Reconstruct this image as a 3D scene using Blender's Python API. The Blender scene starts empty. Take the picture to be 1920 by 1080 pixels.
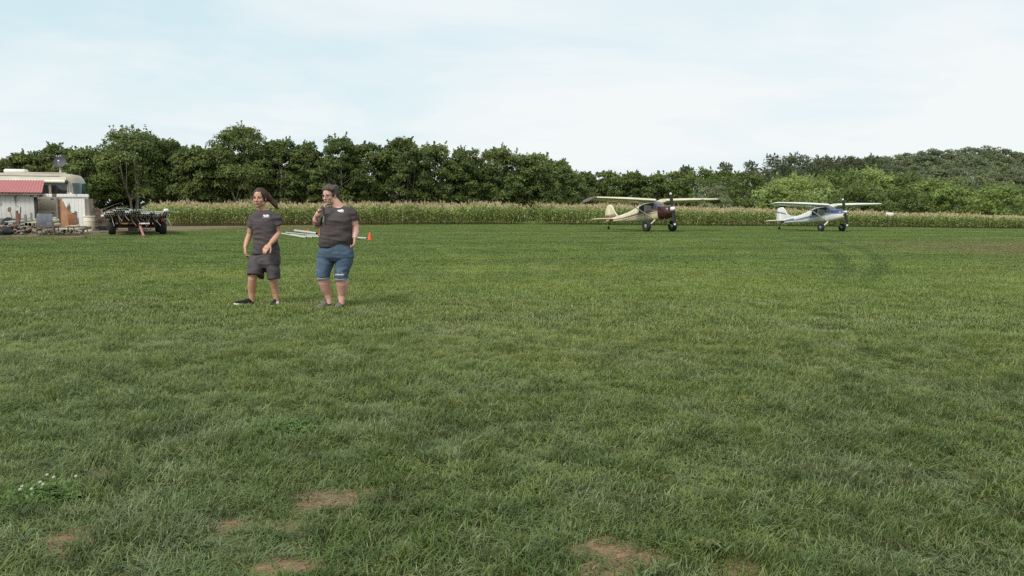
import bpy, math, random
import numpy as np
from mathutils import Vector, Matrix, Euler, noise as mnoise

S = bpy.context.scene
COL = S.collection
PI = math.pi
rnd = random.Random(7)

# ------------------------------------------------------------------ camera
CAM_H = 1.44
FPX = 1500.0
PITCH = math.radians(5.66)
ROLL = math.radians(0.37)
CAM_M = Matrix.Translation((0, 0, CAM_H)) @ Matrix.Rotation(PI/2 - PITCH, 4, 'X') @ Matrix.Rotation(ROLL, 4, 'Z')
CAM_R = CAM_M.to_3x3()

def ray(px, py):
    return CAM_R @ Vector(((px-960)/FPX, (540-py)/FPX, -1.0))
def G(px, py, z=0.0):                       # the spot on the ground seen at that place
    d = ray(px, py); t = (z-CAM_H)/d.z
    return Vector((d.x*t, d.y*t, z))
def P(px, py, Y):                           # the point at depth Y
    d = ray(px, py); t = Y/d.y
    return Vector((d.x*t, Y, CAM_H+d.z*t))

cd = bpy.data.cameras.new('camera'); co = bpy.data.objects.new('camera', cd); COL.objects.link(co)
co.matrix_world = CAM_M
cd.sensor_width = 36; cd.lens = 36*FPX/1920; cd.clip_start = .05; cd.clip_end = 4000
S.camera = co

# ------------------------------------------------------------------ helpers
def tag(o, label=None, cat=None, group=None, kind=None):
    if label: o['label'] = label
    if cat: o['category'] = cat
    if group: o['group'] = group
    if kind: o['kind'] = kind
    return o
def thing(name, label, cat, loc=(0,0,0), rz=0.0, group=None):
    o = bpy.data.objects.new(name, None); COL.objects.link(o)
    o.empty_display_size = .2
    o.location = loc; o.rotation_euler = (0,0,rz)
    return tag(o, label, cat, group)

class MB:
    def __init__(s): s.v=[]; s.f=[]; s.m=[]
    def add(s, vs, fs, m=0):
        b=len(s.v); s.v.extend([tuple(p) for p in vs]); s.f.extend([tuple(i+b for i in f) for f in fs]); s.m.extend([m]*len(fs)); return s
    def box(s, c, d, rot=None, m=0, ch=0.0):
        x,y,z=[k/2 for k in d]
        if ch<=0:
            vs=[Vector((a*x,b*y,e*z)) for a in(-1,1) for b in(-1,1) for e in(-1,1)]
            fs=[(0,1,3,2),(4,6,7,5),(0,4,5,1),(2,3,7,6),(0,2,6,4),(1,5,7,3)]
        else:
            import bmesh
            bm=bmesh.new(); bmesh.ops.create_cube(bm,size=1)
            for v in bm.verts: v.co=Vector((v.co.x*d[0],v.co.y*d[1],v.co.z*d[2]))
            bmesh.ops.bevel(bm,geom=bm.edges[:],offset=ch,segments=2,affect='EDGES',profile=.5)
            bm.verts.index_update()
            vs=[v.co.copy() for v in bm.verts]; fs=[[v.index for v in f.verts] for f in bm.faces]; bm.free()
        if rot is not None: vs=[rot@v for v in vs]
        c=Vector(c); return s.add([v+c for v in vs],fs,m)
    def tube(s, pts, rad, n=8, m=0, sq=None, cap=True, twist=0.0, ref=None):
        pts=[Vector(p) for p in pts]
        if not hasattr(rad,'__len__'): rad=[rad]*len(pts)
        T=[]
        for i in range(len(pts)):
            a=pts[max(i-1,0)]; b=pts[min(i+1,len(pts)-1)]
            t=(b-a); T.append(t.normalized() if t.length>1e-9 else Vector((0,0,1)))
        r0=Vector(ref) if ref is not None else (Vector((0,0,1)) if abs(T[0].z)<.9 else Vector((1,0,0)))
        u=(r0-T[0]*r0.dot(T[0])).normalized()
        vs=[]; 
        for i,p in enumerate(pts):
            u=(u-T[i]*u.dot(T[i])).normalized(); w=T[i].cross(u)
            r=rad[i]; ra,rb=(r if hasattr(r,'__len__') else (r,r*(sq or 1)))
            for k in range(n):
                a=2*PI*k/n+twist
                vs.append(p+u*(math.cos(a)*ra)+w*(math.sin(a)*rb))
        fs=[]
        for i in range(len(pts)-1):
            for k in range(n):
                k2=(k+1)%n
                fs.append((i*n+k,i*n+k2,(i+1)*n+k2,(i+1)*n+k))
        if cap:
            fs.append(tuple(reversed(range(n)))); fs.append(tuple((len(pts)-1)*n+k for k in range(n)))
        return s.add(vs,fs,m)
    def lathe(s, prof, n=24, mat=None, m=0):
        mat=mat or Matrix.Identity(4)
        vs=[];fs=[]
        for r,z in prof:
            for k in range(n):
                a=2*PI*k/n; vs.append(mat@Vector((r*math.cos(a),r*math.sin(a),z)))
        for i in range(len(prof)-1):
            for k in range(n):
                k2=(k+1)%n; fs.append((i*n+k,i*n+k2,(i+1)*n+k2,(i+1)*n+k))
        if prof[0][0]>1e-6: fs.append(tuple(reversed(range(n))))
        if prof[-1][0]>1e-6: fs.append(tuple((len(prof)-1)*n+k for k in range(n)))
        return s.add(vs,fs,m)
    def ell(s, c, r, rot=None, nu=20, nv=12, m=0):
        c=Vector(c); vs=[];fs=[]
        for j in range(1,nv):
            th=PI*j/nv
            for k in range(nu):
                a=2*PI*k/nu
                v=Vector((r[0]*math.sin(th)*math.cos(a),r[1]*math.sin(th)*math.sin(a),r[2]*math.cos(th)))
                vs.append((rot@v if rot is not None else v)+c)
        top=len(vs); v=Vector((0,0,r[2])); vs.append((rot@v if rot is not None else v)+c)
        v=Vector((0,0,-r[2])); vs.append((rot@v if rot is not None else v)+c)
        for j in range(nv-2):
            for k in range(nu):
                k2=(k+1)%nu; fs.append((j*nu+k,(j+1)*nu+k,(j+1)*nu+k2,j*nu+k2))
        for k in range(nu):
            fs.append((top,k,(k+1)%nu)); fs.append((top+1,(nv-2)*nu+(k+1)%nu,(nv-2)*nu+k))
        return s.add(vs,fs,m)
    def rings(s, rings, m=0, cap=True, ms=None):
        n=len(rings[0]); vs=[p for r in rings for p in r]; 
        for i in range(len(rings)-1): pass
        b=len(s.v); s.v.extend([tuple(p) for p in vs])
        for i in range(len(rings)-1):
            for k in range(n):
                k2=(k+1)%n
                s.f.append((b+i*n+k,b+i*n+k2,b+(i+1)*n+k2,b+(i+1)*n+k)); s.m.append(ms(i,k) if ms else m)
        if cap:
            s.f.append(tuple(b+k for k in reversed(range(n)))); s.m.append(m)
            s.f.append(tuple(b+(len(rings)-1)*n+k for k in range(n))); s.m.append(m)
        return s
    def mesh(s, name, mats, smooth=True, ang=35):
        me=bpy.data.meshes.new(name); me.from_pydata(s.v,[],s.f); me.validate(verbose=False)
        mats=mats if isinstance(mats,(list,tuple)) else [mats]
        for q in mats: me.materials.append(q)
        if len(mats)>1 and len(me.polygons)==len(s.m): me.polygons.foreach_set('material_index',s.m)
        import bmesh
        bm=bmesh.new(); bm.from_mesh(me); bmesh.ops.recalc_face_normals(bm,faces=bm.faces[:]); bm.to_mesh(me); bm.free()
        if smooth:
            me.polygons.foreach_set('use_smooth',[True]*len(me.polygons))
            try: me.set_sharp_from_angle(angle=math.radians(ang))
            except Exception: pass
        me.update(); return me
    def build(s, name, mats, parent=None, smooth=True, loc=None, ang=35):
        o=bpy.data.objects.new(name,s.mesh(name,mats,smooth,ang)); COL.objects.link(o)
        if parent: o.parent=parent
        if loc is not None: o.location=loc
        return o

def np_mesh(name, V, F, mats, col=None, attr=None, smooth=False):
    """V (n,3), F (m,4) or (m,3) int"""
    me=bpy.data.meshes.new(name)
    k=F.shape[1]
    me.vertices.add(len(V)); me.vertices.foreach_set('co',np.asarray(V,np.float32).ravel())
    me.loops.add(F.size); me.loops.foreach_set('vertex_index',F.astype(np.int32).ravel())
    me.polygons.add(len(F)); me.polygons.foreach_set('loop_start',np.arange(0,F.size,k,dtype=np.int32))
    if smooth: me.polygons.foreach_set('use_smooth',np.ones(len(F),bool))
    for q in (mats if isinstance(mats,(list,tuple)) else [mats]): me.materials.append(q)
    if col is not None:
        a=me.attributes.new('tint','FLOAT_COLOR','POINT')
        a.data.foreach_set('color',np.concatenate([col,np.ones((len(col),1))],1).astype(np.float32).ravel())
    for n,(t,arr) in (attr or {}).items():
        a=me.attributes.new(n,t,'POINT'); a.data.foreach_set('vector' if t=='FLOAT_VECTOR' else 'value',arr.ravel())
    me.update(calc_edges=True)
    return me
def link(name, me, parent=None, loc=None):
    o=bpy.data.objects.new(name,me); COL.objects.link(o)
    if parent: o.parent=parent
    if loc is not None: o.location=loc
    return o

# ------------------------------------------------------------------ materials
def lin(r,g,b):
    f=lambda c:(c/255/12.92) if c/255<=.04045 else ((c/255+.055)/1.055)**2.4
    return (f(r),f(g),f(b))
class NT:
    def __init__(s,nt): s.nt=nt; s.n=nt.nodes; s.l=nt.links
    def new(s,t,**k):
        n=s.n.new(t)
        for a,b in k.items(): setattr(n,a,b)
        return n
    def lk(s,a,b): s.l.new(a,b)
    def put(s,sock,val):
        if hasattr(val,'is_output'): s.l.new(val,sock)
        else: sock.default_value=val
    def math(s,op,a,b=0.0,c=None,clamp=False):
        n=s.new('ShaderNodeMath',operation=op,use_clamp=clamp); s.put(n.inputs[0],a); s.put(n.inputs[1],b)
        if c is not None: s.put(n.inputs[2],c)
        return n.outputs[0]
    def mix(s,f,a,b,blend='MIX'):
        n=s.new('ShaderNodeMix',data_type='RGBA',blend_type=blend); s.put(n.inputs['Factor'],f)
        c4=lambda x: x if hasattr(x,'is_output') else tuple(x)+((1,) if len(x)==3 else ())
        s.put(n.inputs[6],c4(a)); s.put(n.inputs[7],c4(b)); return n.outputs[2]
    def noise(s,vec,scale,detail=3,rough=.55,dist=0.0):
        n=s.new('ShaderNodeTexNoise'); n.inputs['Scale'].default_value=scale; n.inputs['Detail'].default_value=detail
        n.inputs['Roughness'].default_value=rough; n.inputs['Distortion'].default_value=dist
        if vec is not None: s.lk(vec,n.inputs['Vector'])
        return n.outputs['Fac']
    def ramp(s,f,a,b):        # smoothstep from a to b
        n=s.new('ShaderNodeMapRange',interpolation_type='SMOOTHSTEP'); s.put(n.inputs['Value'],f)
        n.inputs['From Min'].default_value=a; n.inputs['From Max'].default_value=b
        return n.outputs['Result']
    def scalevec(s,vec,sc):
        n=s.new('ShaderNodeVectorMath',operation='MULTIPLY'); s.lk(vec,n.inputs[0]); n.inputs[1].default_value=sc; return n.outputs[0]

def new_mat(name):
    m=bpy.data.materials.new(name); m.use_nodes=True; t=NT(m.node_tree)
    b=m.node_tree.nodes['Principled BSDF']
    return m,t,b
def mat(name, rgb, rough=.6, metal=0.0, var=.18, scale=6.0, stretch=(1,1,1), bump=.15, bscale=40.0, dirt=None, dirt_amt=(.55,.75), spec=.4, coat=0.0):
    m,t,b=new_mat(name)
    tc=t.new('ShaderNodeTexCoord').outputs['Object']; v=t.scalevec(tc,stretch)
    n1=t.noise(v,scale,4); n2=t.noise(v,scale*7,3)
    lo=tuple(c*(1-var) for c in rgb); hi=tuple(min(1,c*(1+var)) for c in rgb)
    c=t.mix(t.ramp(n1,.3,.7),lo,hi); c=t.mix(t.math('MULTIPLY',t.ramp(n2,.35,.7),var*.8),c,tuple(k*.6 for k in rgb))
    if dirt is not None:
        c=t.mix(t.ramp(t.noise(v,scale*1.7,6,.65),*dirt_amt),c,dirt)
    t.lk(c,b.inputs['Base Color'])
    b.inputs['Roughness'].default_value=rough; b.inputs['Metallic'].default_value=metal
    b.inputs['Specular IOR Level'].default_value=spec; b.inputs['Coat Weight'].default_value=coat
    t.put(b.inputs['Roughness'],t.math('ADD',rough-.06,t.math('MULTIPLY',n1,.14)))
    if bump and bscale<=20:
        bn=t.new('ShaderNodeBump'); bn.inputs['Strength'].default_value=bump; bn.inputs['Distance'].default_value=.01
        t.lk(t.noise(v,bscale,4),bn.inputs['Height']); t.lk(bn.outputs[0],b.inputs['Normal'])
    return m
def glass_mat(name, rgb, rough=.08):
    m,t,b=new_mat(name)
    tc=t.new('ShaderNodeTexCoord').outputs['Object']
    c=t.mix(t.ramp(t.noise(tc,2.5,3),.35,.7),rgb,tuple(k*2.2+.01 for k in rgb)); t.lk(c,b.inputs['Base Color'])
    b.inputs['Roughness'].default_value=rough; b.inputs['Specular IOR Level'].default_value=.8
    return m
def leaf_mat(name, transl=.25, rough=.6, nscale=.6, amt=.35):
    m,t,b=new_mat(name)
    at=t.new('ShaderNodeAttribute',attribute_name='tint').outputs['Color']
    pos=t.new('ShaderNodeNewGeometry').outputs['Position']
    n=t.ramp(t.noise(pos,nscale,3),.3,.7)
    c=t.mix(t.math('MULTIPLY',n,amt),at,(.5,.5,.5,1),'MULTIPLY')
    t.lk(c,b.inputs['Base Color']); b.inputs['Roughness'].default_value=rough; b.inputs['Specular IOR Level'].default_value=.25
    tr=t.new('ShaderNodeBsdfTranslucent'); t.lk(c,tr.inputs['Color'])
    mx=t.new('ShaderNodeMixShader'); mx.inputs[0].default_value=transl
    t.lk(b.outputs[0],mx.inputs[1]); t.lk(tr.outputs[0],mx.inputs[2])
    t.lk(mx.outputs[0],m.node_tree.nodes['Material Output'].inputs['Surface'])
    return m

# ------------------------------------------------------------------ world, sun
SUN_EL=math.radians(46); SUN_AZ=math.radians(212)     # sun is behind the camera and to its left (azimuth from +Y, clockwise)
W=bpy.data.worlds.new('World'); S.world=W; W.use_nodes=True
t=NT(W.node_tree); bg=W.node_tree.nodes['Background']
sky=t.new('ShaderNodeTexSky',sky_type='NISHITA'); sky.sun_disc=False; sky.sun_elevation=SUN_EL; sky.sun_rotation=SUN_AZ
sky.air_density=1.0; sky.dust_density=2.0; sky.ozone_density=1.0; sky.altitude=50
tc=t.new('ShaderNodeTexCoord').outputs['Generated']
sx=t.new('ShaderNodeSeparateXYZ'); t.lk(tc,sx.inputs[0])
den=t.math('ADD',t.math('MAXIMUM',sx.outputs['Z'],0.0),.16)
cb=t.new('ShaderNodeCombineXYZ'); t.lk(t.math('DIVIDE',sx.outputs['X'],den),cb.inputs[0]); t.lk(t.math('DIVIDE',sx.outputs['Y'],den),cb.inputs[1])
cv=t.scalevec(cb.outputs[0],(.75,.95,1))
n1=t.noise(cv,.9,7,.58,.4); n2=t.noise(cv,.35,4,.5,.2)
cl=t.math('ADD',t.math('MULTIPLY',n1,.65),t.math('MULTIPLY',n2,.55))
cloud=t.ramp(cl,.50,.70)
haze=t.ramp(sx.outputs['Z'],.34,-.02)                 # whiter towards the horizon
right=t.ramp(sx.outputs['X'],-.55,.35)
veil=t.math('ADD',t.math('MULTIPLY',haze,.25),t.math('MULTIPLY',right,.30))
fac=t.math('ADD',t.math('MULTIPLY',cloud,.52),t.math('ADD',veil,.17),clamp=True)
WHITE=(8.55,8.95,9.05,1)
base=t.mix(.68,sky.outputs[0],(6.7,9.3,9.95,1))
cc=t.mix(fac,base,WHITE)
t.lk(cc,bg.inputs['Color']); bg.inputs['Strength'].default_value=.105
sl=bpy.data.lights.new('sun','SUN'); sl.energy=3.1; sl.angle=math.radians(20); sl.color=(1,.95,.86)
so=bpy.data.objects.new('sun',sl); COL.objects.link(so)
sd=Vector((math.sin(SUN_AZ)*math.cos(SUN_EL),math.cos(SUN_AZ)*math.cos(SUN_EL),math.sin(SUN_EL)))
so.rotation_euler=sd.to_track_quat('Z','Y').to_euler(); so.location=(0,-20,30)

# ------------------------------------------------------------------ turf
BARE=[]   # (x, y, rx, ry, strength)
for px,py,w,h,s in [(640,940,100,22,1.0),(590,935,48,20,1.1),(1170,1045,95,32,1.25),(1130,1075,75,26,1.1),(1215,1040,40,22,.9),(125,1015,60,20,.9),(100,1040,36,18,.9),
                    (430,985,55,14,.75),(545,990,30,16,.95),(190,893,45,9,.8),(95,882,30,7,.6),(520,1065,60,20,.95),(395,872,22,6,.7),(770,905,35,9,.6),
                    (900,1000,28,9,.7),(1400,1078,70,20,.9),(735,950,30,11,.8),(560,1015,30,14,.7),(690,1060,40,12,.4),(1500,880,24,7,.4),(300,960,34,9,.4),(1480,905,20,6,.5)]:
    a=G(px,py); b=G(px+w,py); c=G(px,py-h); d=G(px,py+h) if py+h<1500 else a
    BARE.append((a.x,a.y,(b-a).length,(c-d).length/2,s))
def bare_at(x,y):
    m=0.0
    for bx,by,rx,ry,s in BARE:
        d=((x-bx)/rx)**2+((y-by)/ry)**2
        if d<3.2: m=max(m,s*math.exp(-d*.9))
    if m>.02:
        m=m*1.6+(mnoise.noise(Vector((x*5,y*5,3)))*.75+mnoise.noise(Vector((x*15,y*15,5)))*.65)*.9-.40
    return max(0.0,min(1.0,m*1.25))
def relief(x,y):
    if y>16 or y<0: return 0.0
    k=min(1,(16-y)/4)
    return k*(.022*mnoise.noise(Vector((x*.9,y*.9,0)))+.012*mnoise.noise(Vector((x*2.6,y*2.6,4))))

CL=G(1560,500); 
def turf_group():
    g=bpy.data.node_groups.new('turf_colour','ShaderNodeTree')
    g.interface.new_socket('Color',in_out='OUTPUT',socket_type='NodeSocketColor')
    g.interface.new_socket('Dry',in_out='OUTPUT',socket_type='NodeSocketFloat')
    t=NT(g); out=t.new('NodeGroupOutput')
    pos=t.new('ShaderNodeNewGeometry').outputs['Position']
    sp=t.new('ShaderNodeSeparateXYZ'); t.lk(pos,sp.inputs[0]); X,Y=sp.outputs['X'],sp.outputs['Y']
    flat=t.scalevec(pos,(1,1,0))
    big=t.noise(t.scalevec(flat,(.6,1.0,1)),.16,3,.5); mid=t.noise(flat,.75,4,.6); fine=t.noise(flat,3.2,4,.6)
    c=t.mix(t.ramp(big,.35,.65),TURF_A,TURF_B)
    c=t.mix(t.math('MULTIPLY',t.ramp(mid,.46,.68),.75),c,TURF_BLUE)
    nearf=t.ramp(Y,16,6)
    c=t.mix(t.math('MULTIPLY',t.ramp(t.noise(flat,1.3,3,.55,.3),.52,.72),.55),c,TURF_DARK)
    cl2=t.noise(flat,2.6,3,.55,.4)
    c=t.mix(t.math('MULTIPLY',t.math('MULTIPLY',t.ramp(cl2,.50,.66),nearf),.75),c,tuple(k*.8 for k in TURF_DARK))
    c=t.mix(t.math('MULTIPLY',t.math('MULTIPLY',t.ramp(cl2,.48,.32),nearf),.5),c,tuple(k*1.12 for k in TURF_BLUE))
    c=t.mix(nearf,c,t.mix(1.0,c,(.93,.90,.98,1),'MULTIPLY'))
    c=t.mix(t.math('MULTIPLY',t.ramp(fine,.5,.75),.35),c,TURF_YEL)
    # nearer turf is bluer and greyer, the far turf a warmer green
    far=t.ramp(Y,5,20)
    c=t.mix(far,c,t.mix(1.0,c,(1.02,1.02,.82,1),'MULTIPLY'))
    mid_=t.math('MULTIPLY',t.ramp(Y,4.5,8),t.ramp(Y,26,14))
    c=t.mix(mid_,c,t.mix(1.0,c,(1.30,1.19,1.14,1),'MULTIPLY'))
    c=t.mix(t.math('MULTIPLY',t.ramp(t.noise(t.scalevec(flat,(1,.6,1)),.33,3,.5),.45,.65),.5),c,t.mix(1.0,c,(1.28,1.2,1.1,1),'MULTIPLY'))
    # mowing bands
    wv=t.math('SINE',t.math('ADD',t.math('MULTIPLY',Y,1.1),t.math('ADD',t.math('MULTIPLY',X,-.32),t.math('MULTIPLY',big,5))))
    band=t.math('MULTIPLY',t.math('MULTIPLY',t.ramp(wv,-.3,.6),t.ramp(Y,10,22)),.42)
    c=t.mix(band,c,t.mix(1.0,c,(.62,.70,.6,1),'MULTIPLY'))
    # wheel tracks that curve over the strip
    for cx,cy,R,w,amt,tone in TRACKS:
        dx=t.math('SUBTRACT',X,cx); dy=t.math('SUBTRACT',Y,cy)
        d=t.math('ABSOLUTE',t.math('SUBTRACT',t.math('SQRT',t.math('ADD',t.math('MULTIPLY',dx,dx),t.math('MULTIPLY',dy,dy))),R))
        k=t.math('MULTIPLY',t.math('MULTIPLY',t.ramp(d,w,w*.35),t.ramp(t.noise(flat,.25,2),.15,.5)),amt)
        k=t.math('MULTIPLY',k,t.math('MULTIPLY',t.ramp(Y,13,18),t.ramp(Y,44,34)))
        c=t.mix(k,c,t.mix(1.0,c,tone,'MULTIPLY'))
    # dry strips: right of the pale aircraft, the yard edge and behind the trailer
    nz=t.math('MULTIPLY',t.math('SUBTRACT',t.noise(t.scalevec(flat,(.35,1,1)),.5,4),.5),7)
    Yn=t.math('ADD',Y,nz)
    r1=t.math('MULTIPLY',t.math('MULTIPLY',t.ramp(Yn,24.5,29),t.ramp(Yn,40,34)),t.ramp(X,11,21))
    r2=t.math('MULTIPLY',t.ramp(t.math('ADD',X,t.math('ADD',t.math('MULTIPLY',Y,.34),nz)),-5.2,-8.5),t.ramp(Yn,27,37))
    r3=t.math('MULTIPLY',t.ramp(X,-8,-16),t.ramp(Yn,48,52))
    r4=t.math('MULTIPLY',t.math('MULTIPLY',t.ramp(mid,.56,.74),t.ramp(Y,14,5)),.30)
    dry=t.math('MAXIMUM',t.math('MAXIMUM',t.math('MULTIPLY',r1,.95),t.math('MULTIPLY',r2,.55)),t.math('MAXIMUM',t.math('MULTIPLY',r3,.95),r4))
    dry=t.math('MULTIPLY',dry,t.math('ADD',.45,t.math('MULTIPLY',t.ramp(t.noise(flat,1.1,4),.3,.65),.55)))
    c=t.mix(dry,c,TURF_DRY)
    t.lk(c,out.inputs['Color']); t.lk(dry,out.inputs['Dry'])
    return g
TURF_A=(.122,.190,.038); TURF_B=(.160,.212,.050); TURF_BLUE=(.168,.222,.095); TURF_DARK=(.078,.138,.026); TURF_YEL=(.235,.255,.068); TURF_DRY=(.225,.180,.085)
def circ(a,b,c):
    ax,ay,bx,by,cx,cy=a.x,a.y,b.x,b.y,c.x,c.y
    d=2*(ax*(by-cy)+bx*(cy-ay)+cx*(ay-by))
    ux=((ax*ax+ay*ay)*(by-cy)+(bx*bx+by*by)*(cy-ay)+(cx*cx+cy*cy)*(ay-by))/d
    uy=((ax*ax+ay*ay)*(cx-bx)+(bx*bx+by*by)*(ax-cx)+(cx*cx+cy*cy)*(bx-ax))/d
    return ux,uy,math.hypot(ax-ux,ay-uy)
TRACKS=[]
for pts,amt in [(((1530,462),(1572,480),(1555,540)),.8),(((1590,460),(1640,480),(1625,530)),.9),(((820,462),(850,480),(852,505)),-.6),(((1300,450),(1190,475),(1130,540)),-.6),(((1420,448),(1395,470),(1410,520)),-.5),(((860,462),(888,480),(892,505)),-.6),(((1240,445),(1100,470),(1010,530)),-.5)]:
    q=circ(*[G(*p) for p in pts]); TRACKS.append((q[0],q[1],q[2],.32,abs(amt)*.62,(.42,.54,.46,1) if amt>0 else (1.35,1.25,1.3,1)))
TG=turf_group()

def ground():
    xs=np.concatenate([np.array([-3000,-900,-300,-120,-60,-30,-16,-11]),np.arange(-7.5,7.51,.06),np.array([11,16,30,60,120,300,900,3000])])
    ys=np.concatenate([np.array([-300,-60,-15,-3,0,1.5]),np.arange(2.4,9.0,.05),np.arange(9,16.2,.25),np.array([18,21,25,30,36,44,54,66,80,100,140,200,320,600,1200,3000])])
    nx,ny=len(xs),len(ys)
    V=np.zeros((nx*ny,3)); bare=np.zeros(nx*ny,np.float32)
    for j,y in enumerate(ys):
        for i,x in enumerate(xs):
            V[j*nx+i]=(x,y,relief(x,y))
            if 2<y<9.5: bare[j*nx+i]=bare_at(x,y)
    idx=np.arange(nx*ny).reshape(ny,nx)
    F=np.stack([idx[:-1,:-1],idx[:-1,1:],idx[1:,1:],idx[1:,:-1]],-1).reshape(-1,4)
    m,t,b=new_mat('turf_ground')
    g=t.new('ShaderNodeGroup'); g.node_tree=TG
    pos=t.new('ShaderNodeNewGeometry').outputs['Position']
    sp=t.new('ShaderNodeSeparateXYZ'); t.lk(pos,sp.inputs[0])
    ba=t.new('ShaderNodeAttribute',attribute_name='bare').outputs['Fac']
    soil=t.mix(t.ramp(t.noise(pos,22,5,.7),.3,.7),(.15,.078,.045),(.33,.20,.125))
    soil=t.mix(t.ramp(t.noise(pos,95,4,.7),.55,.7),soil,(.48,.36,.24))
    soil=t.mix(t.math('MULTIPLY',t.ramp(t.noise(pos,40,3),.55,.75),.6),soil,(.09,.06,.035))
    thatch=t.mix(t.ramp(t.noise(pos,30,4),.35,.7),(.050,.050,.026),(.12,.095,.055))
    near=t.ramp(sp.outputs['Y'],17,9)
    gcol=t.mix(t.ramp(t.noise(pos,9,5,.7),.3,.75),g.outputs['Color'],t.mix(1.0,g.outputs['Color'],(.6,.66,.55,1),'MULTIPLY'))
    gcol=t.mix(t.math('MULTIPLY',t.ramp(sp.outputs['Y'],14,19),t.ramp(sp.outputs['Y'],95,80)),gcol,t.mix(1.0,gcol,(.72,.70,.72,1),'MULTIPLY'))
    c=t.mix(t.math('MULTIPLY',near,.6),gcol,thatch)
    c=t.mix(ba,c,soil)
    # trodden yard behind the junk
    yard=t.math('MULTIPLY',t.ramp(t.math('ADD',sp.outputs['X'],t.math('MULTIPLY',t.noise(pos,.4,4),3)),-17.5,-20),t.math('MULTIPLY',t.ramp(sp.outputs['Y'],38.6,40.2),t.ramp(sp.outputs['Y'],66,60)))
    c=t.mix(t.math('MULTIPLY',yard,.8),c,t.mix(t.noise(pos,3,5),(.10,.075,.05),(.27,.21,.14)))
    t.lk(c,b.inputs['Base Color']); b.inputs['Roughness'].default_value=.9; b.inputs['Specular IOR Level'].default_value=.1
    bn=t.new('ShaderNodeBump'); bn.inputs['Strength'].default_value=.6; bn.inputs['Distance'].default_value=.03
    t.lk(t.noise(pos,28,6,.7),bn.inputs['Height']); t.lk(bn.outputs[0],b.inputs['Normal'])
    me=np_mesh('ground',V,F,m,attr={'bare':('FLOAT',bare)},smooth=True)
    tag(link('ground',me),kind='structure')
ground()

# ---- corn border on the ground (front edge), used by the grass too
CORN=[G(312,424),G(560,422.5),G(800,421),G(1000,420.5),G(1230,423),G(1480,424.5),G(1700,426.5),G(2010,430)]
def corn_y(x):
    for a,b in zip(CORN[:-1],CORN[1:]):
        if a.x<=x<=b.x: return a.y+(b.y-a.y)*(x-a.x)/(b.x-a.x)
    return 200.0 if x<CORN[0].x else CORN[-1].y

def blade_mat():
    m,t,b=new_mat('grass_blades')
    g=t.new('ShaderNodeGroup'); g.node_tree=TG
    tt=t.new('ShaderNodeAttribute',attribute_name='tip').outputs['Fac']
    hue=t.new('ShaderNodeAttribute',attribute_name='hue').outputs['Fac']
    r=t.new('ShaderNodeObjectInfo').outputs['Random']
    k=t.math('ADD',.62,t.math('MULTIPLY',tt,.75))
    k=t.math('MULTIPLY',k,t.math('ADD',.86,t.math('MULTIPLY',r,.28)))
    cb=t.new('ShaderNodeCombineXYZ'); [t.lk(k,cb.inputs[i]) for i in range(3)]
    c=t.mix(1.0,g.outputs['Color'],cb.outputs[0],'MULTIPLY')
    yp=t.new('ShaderNodeSeparateXYZ'); t.lk(t.new('ShaderNodeNewGeometry').outputs['Position'],yp.inputs[0])
    c=t.mix(t.math('MULTIPLY',t.math('MULTIPLY',t.ramp(hue,.88,.99),t.ramp(yp.outputs['Y'],17,8)),.85),c,(.31,.25,.14))
    c=t.mix(t.math('MULTIPLY',t.ramp(hue,.35,.0),.35),c,(.10,.135,.09))
    t.lk(c,b.inputs['Base Color']); b.inputs['Roughness'].default_value=.42; b.inputs['Specular IOR Level'].default_value=.45
    tr=t.new('ShaderNodeBsdfTranslucent'); t.lk(c,tr.inputs['Color'])
    mx=t.new('ShaderNodeMixShader'); mx.inputs[0].default_value=.28
    t.lk(b.outputs[0],mx.inputs[1]); t.lk(tr.outputs[0],mx.inputs[2])
    t.lk(mx.outputs[0],m.node_tree.nodes['Material Output'].inputs['Surface'])
    return m

def blades(rng, n, rad, lmin, lmax, wid, droop, seg=3, flat=False):
    """n bent blades rooted in a disc; returns V,F,tip,hue"""
    a=rng.uniform(0,2*PI,n); r=rad*np.sqrt(rng.uniform(0,1,n)); bx=r*np.cos(a); by=r*np.sin(a)
    L=rng.uniform(lmin,lmax,n); az=rng.uniform(0,2*PI,n); lean=rng.uniform(.1,.6,n)
    d=droop*rng.uniform(.5,1.6,n); hue=rng.uniform(0,1,n)
    if flat: lean=rng.uniform(1.25,1.55,n); hue=rng.uniform(.95,1.0,n)
    Vs=[];tips=[]
    px,pz=np.zeros(n),np.zeros(n); ang=lean.copy()
    side=az+PI/2+rng.uniform(-.5,.5,n)
    for s in range(seg+1):
        f=s/seg; w=wid*(1-f**1.6)*.5+.0004
        x=bx+px*np.cos(az); y=by+px*np.sin(az)
        Vs.append(np.stack([x-w*np.cos(side),y-w*np.sin(side),pz],1)); Vs.append(np.stack([x+w*np.cos(side),y+w*np.sin(side),pz],1))
        tips+= [np.full(n,f)]*2
        px=px+np.sin(ang)*L/seg; pz=pz+np.cos(ang)*L/seg; ang=np.minimum(ang+d/seg*2,1.75)
    V=np.stack(Vs,1).reshape(-1,3); tip=np.stack(tips,1).reshape(-1)
    k=2*(seg+1); base=(np.arange(n)*k)[:,None]
    F=np.concatenate([base+np.array([2*s,2*s+1,2*s+3,2*s+2]) for s in range(seg)],0)
    return V,F,tip,np.repeat(hue,k)

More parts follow.
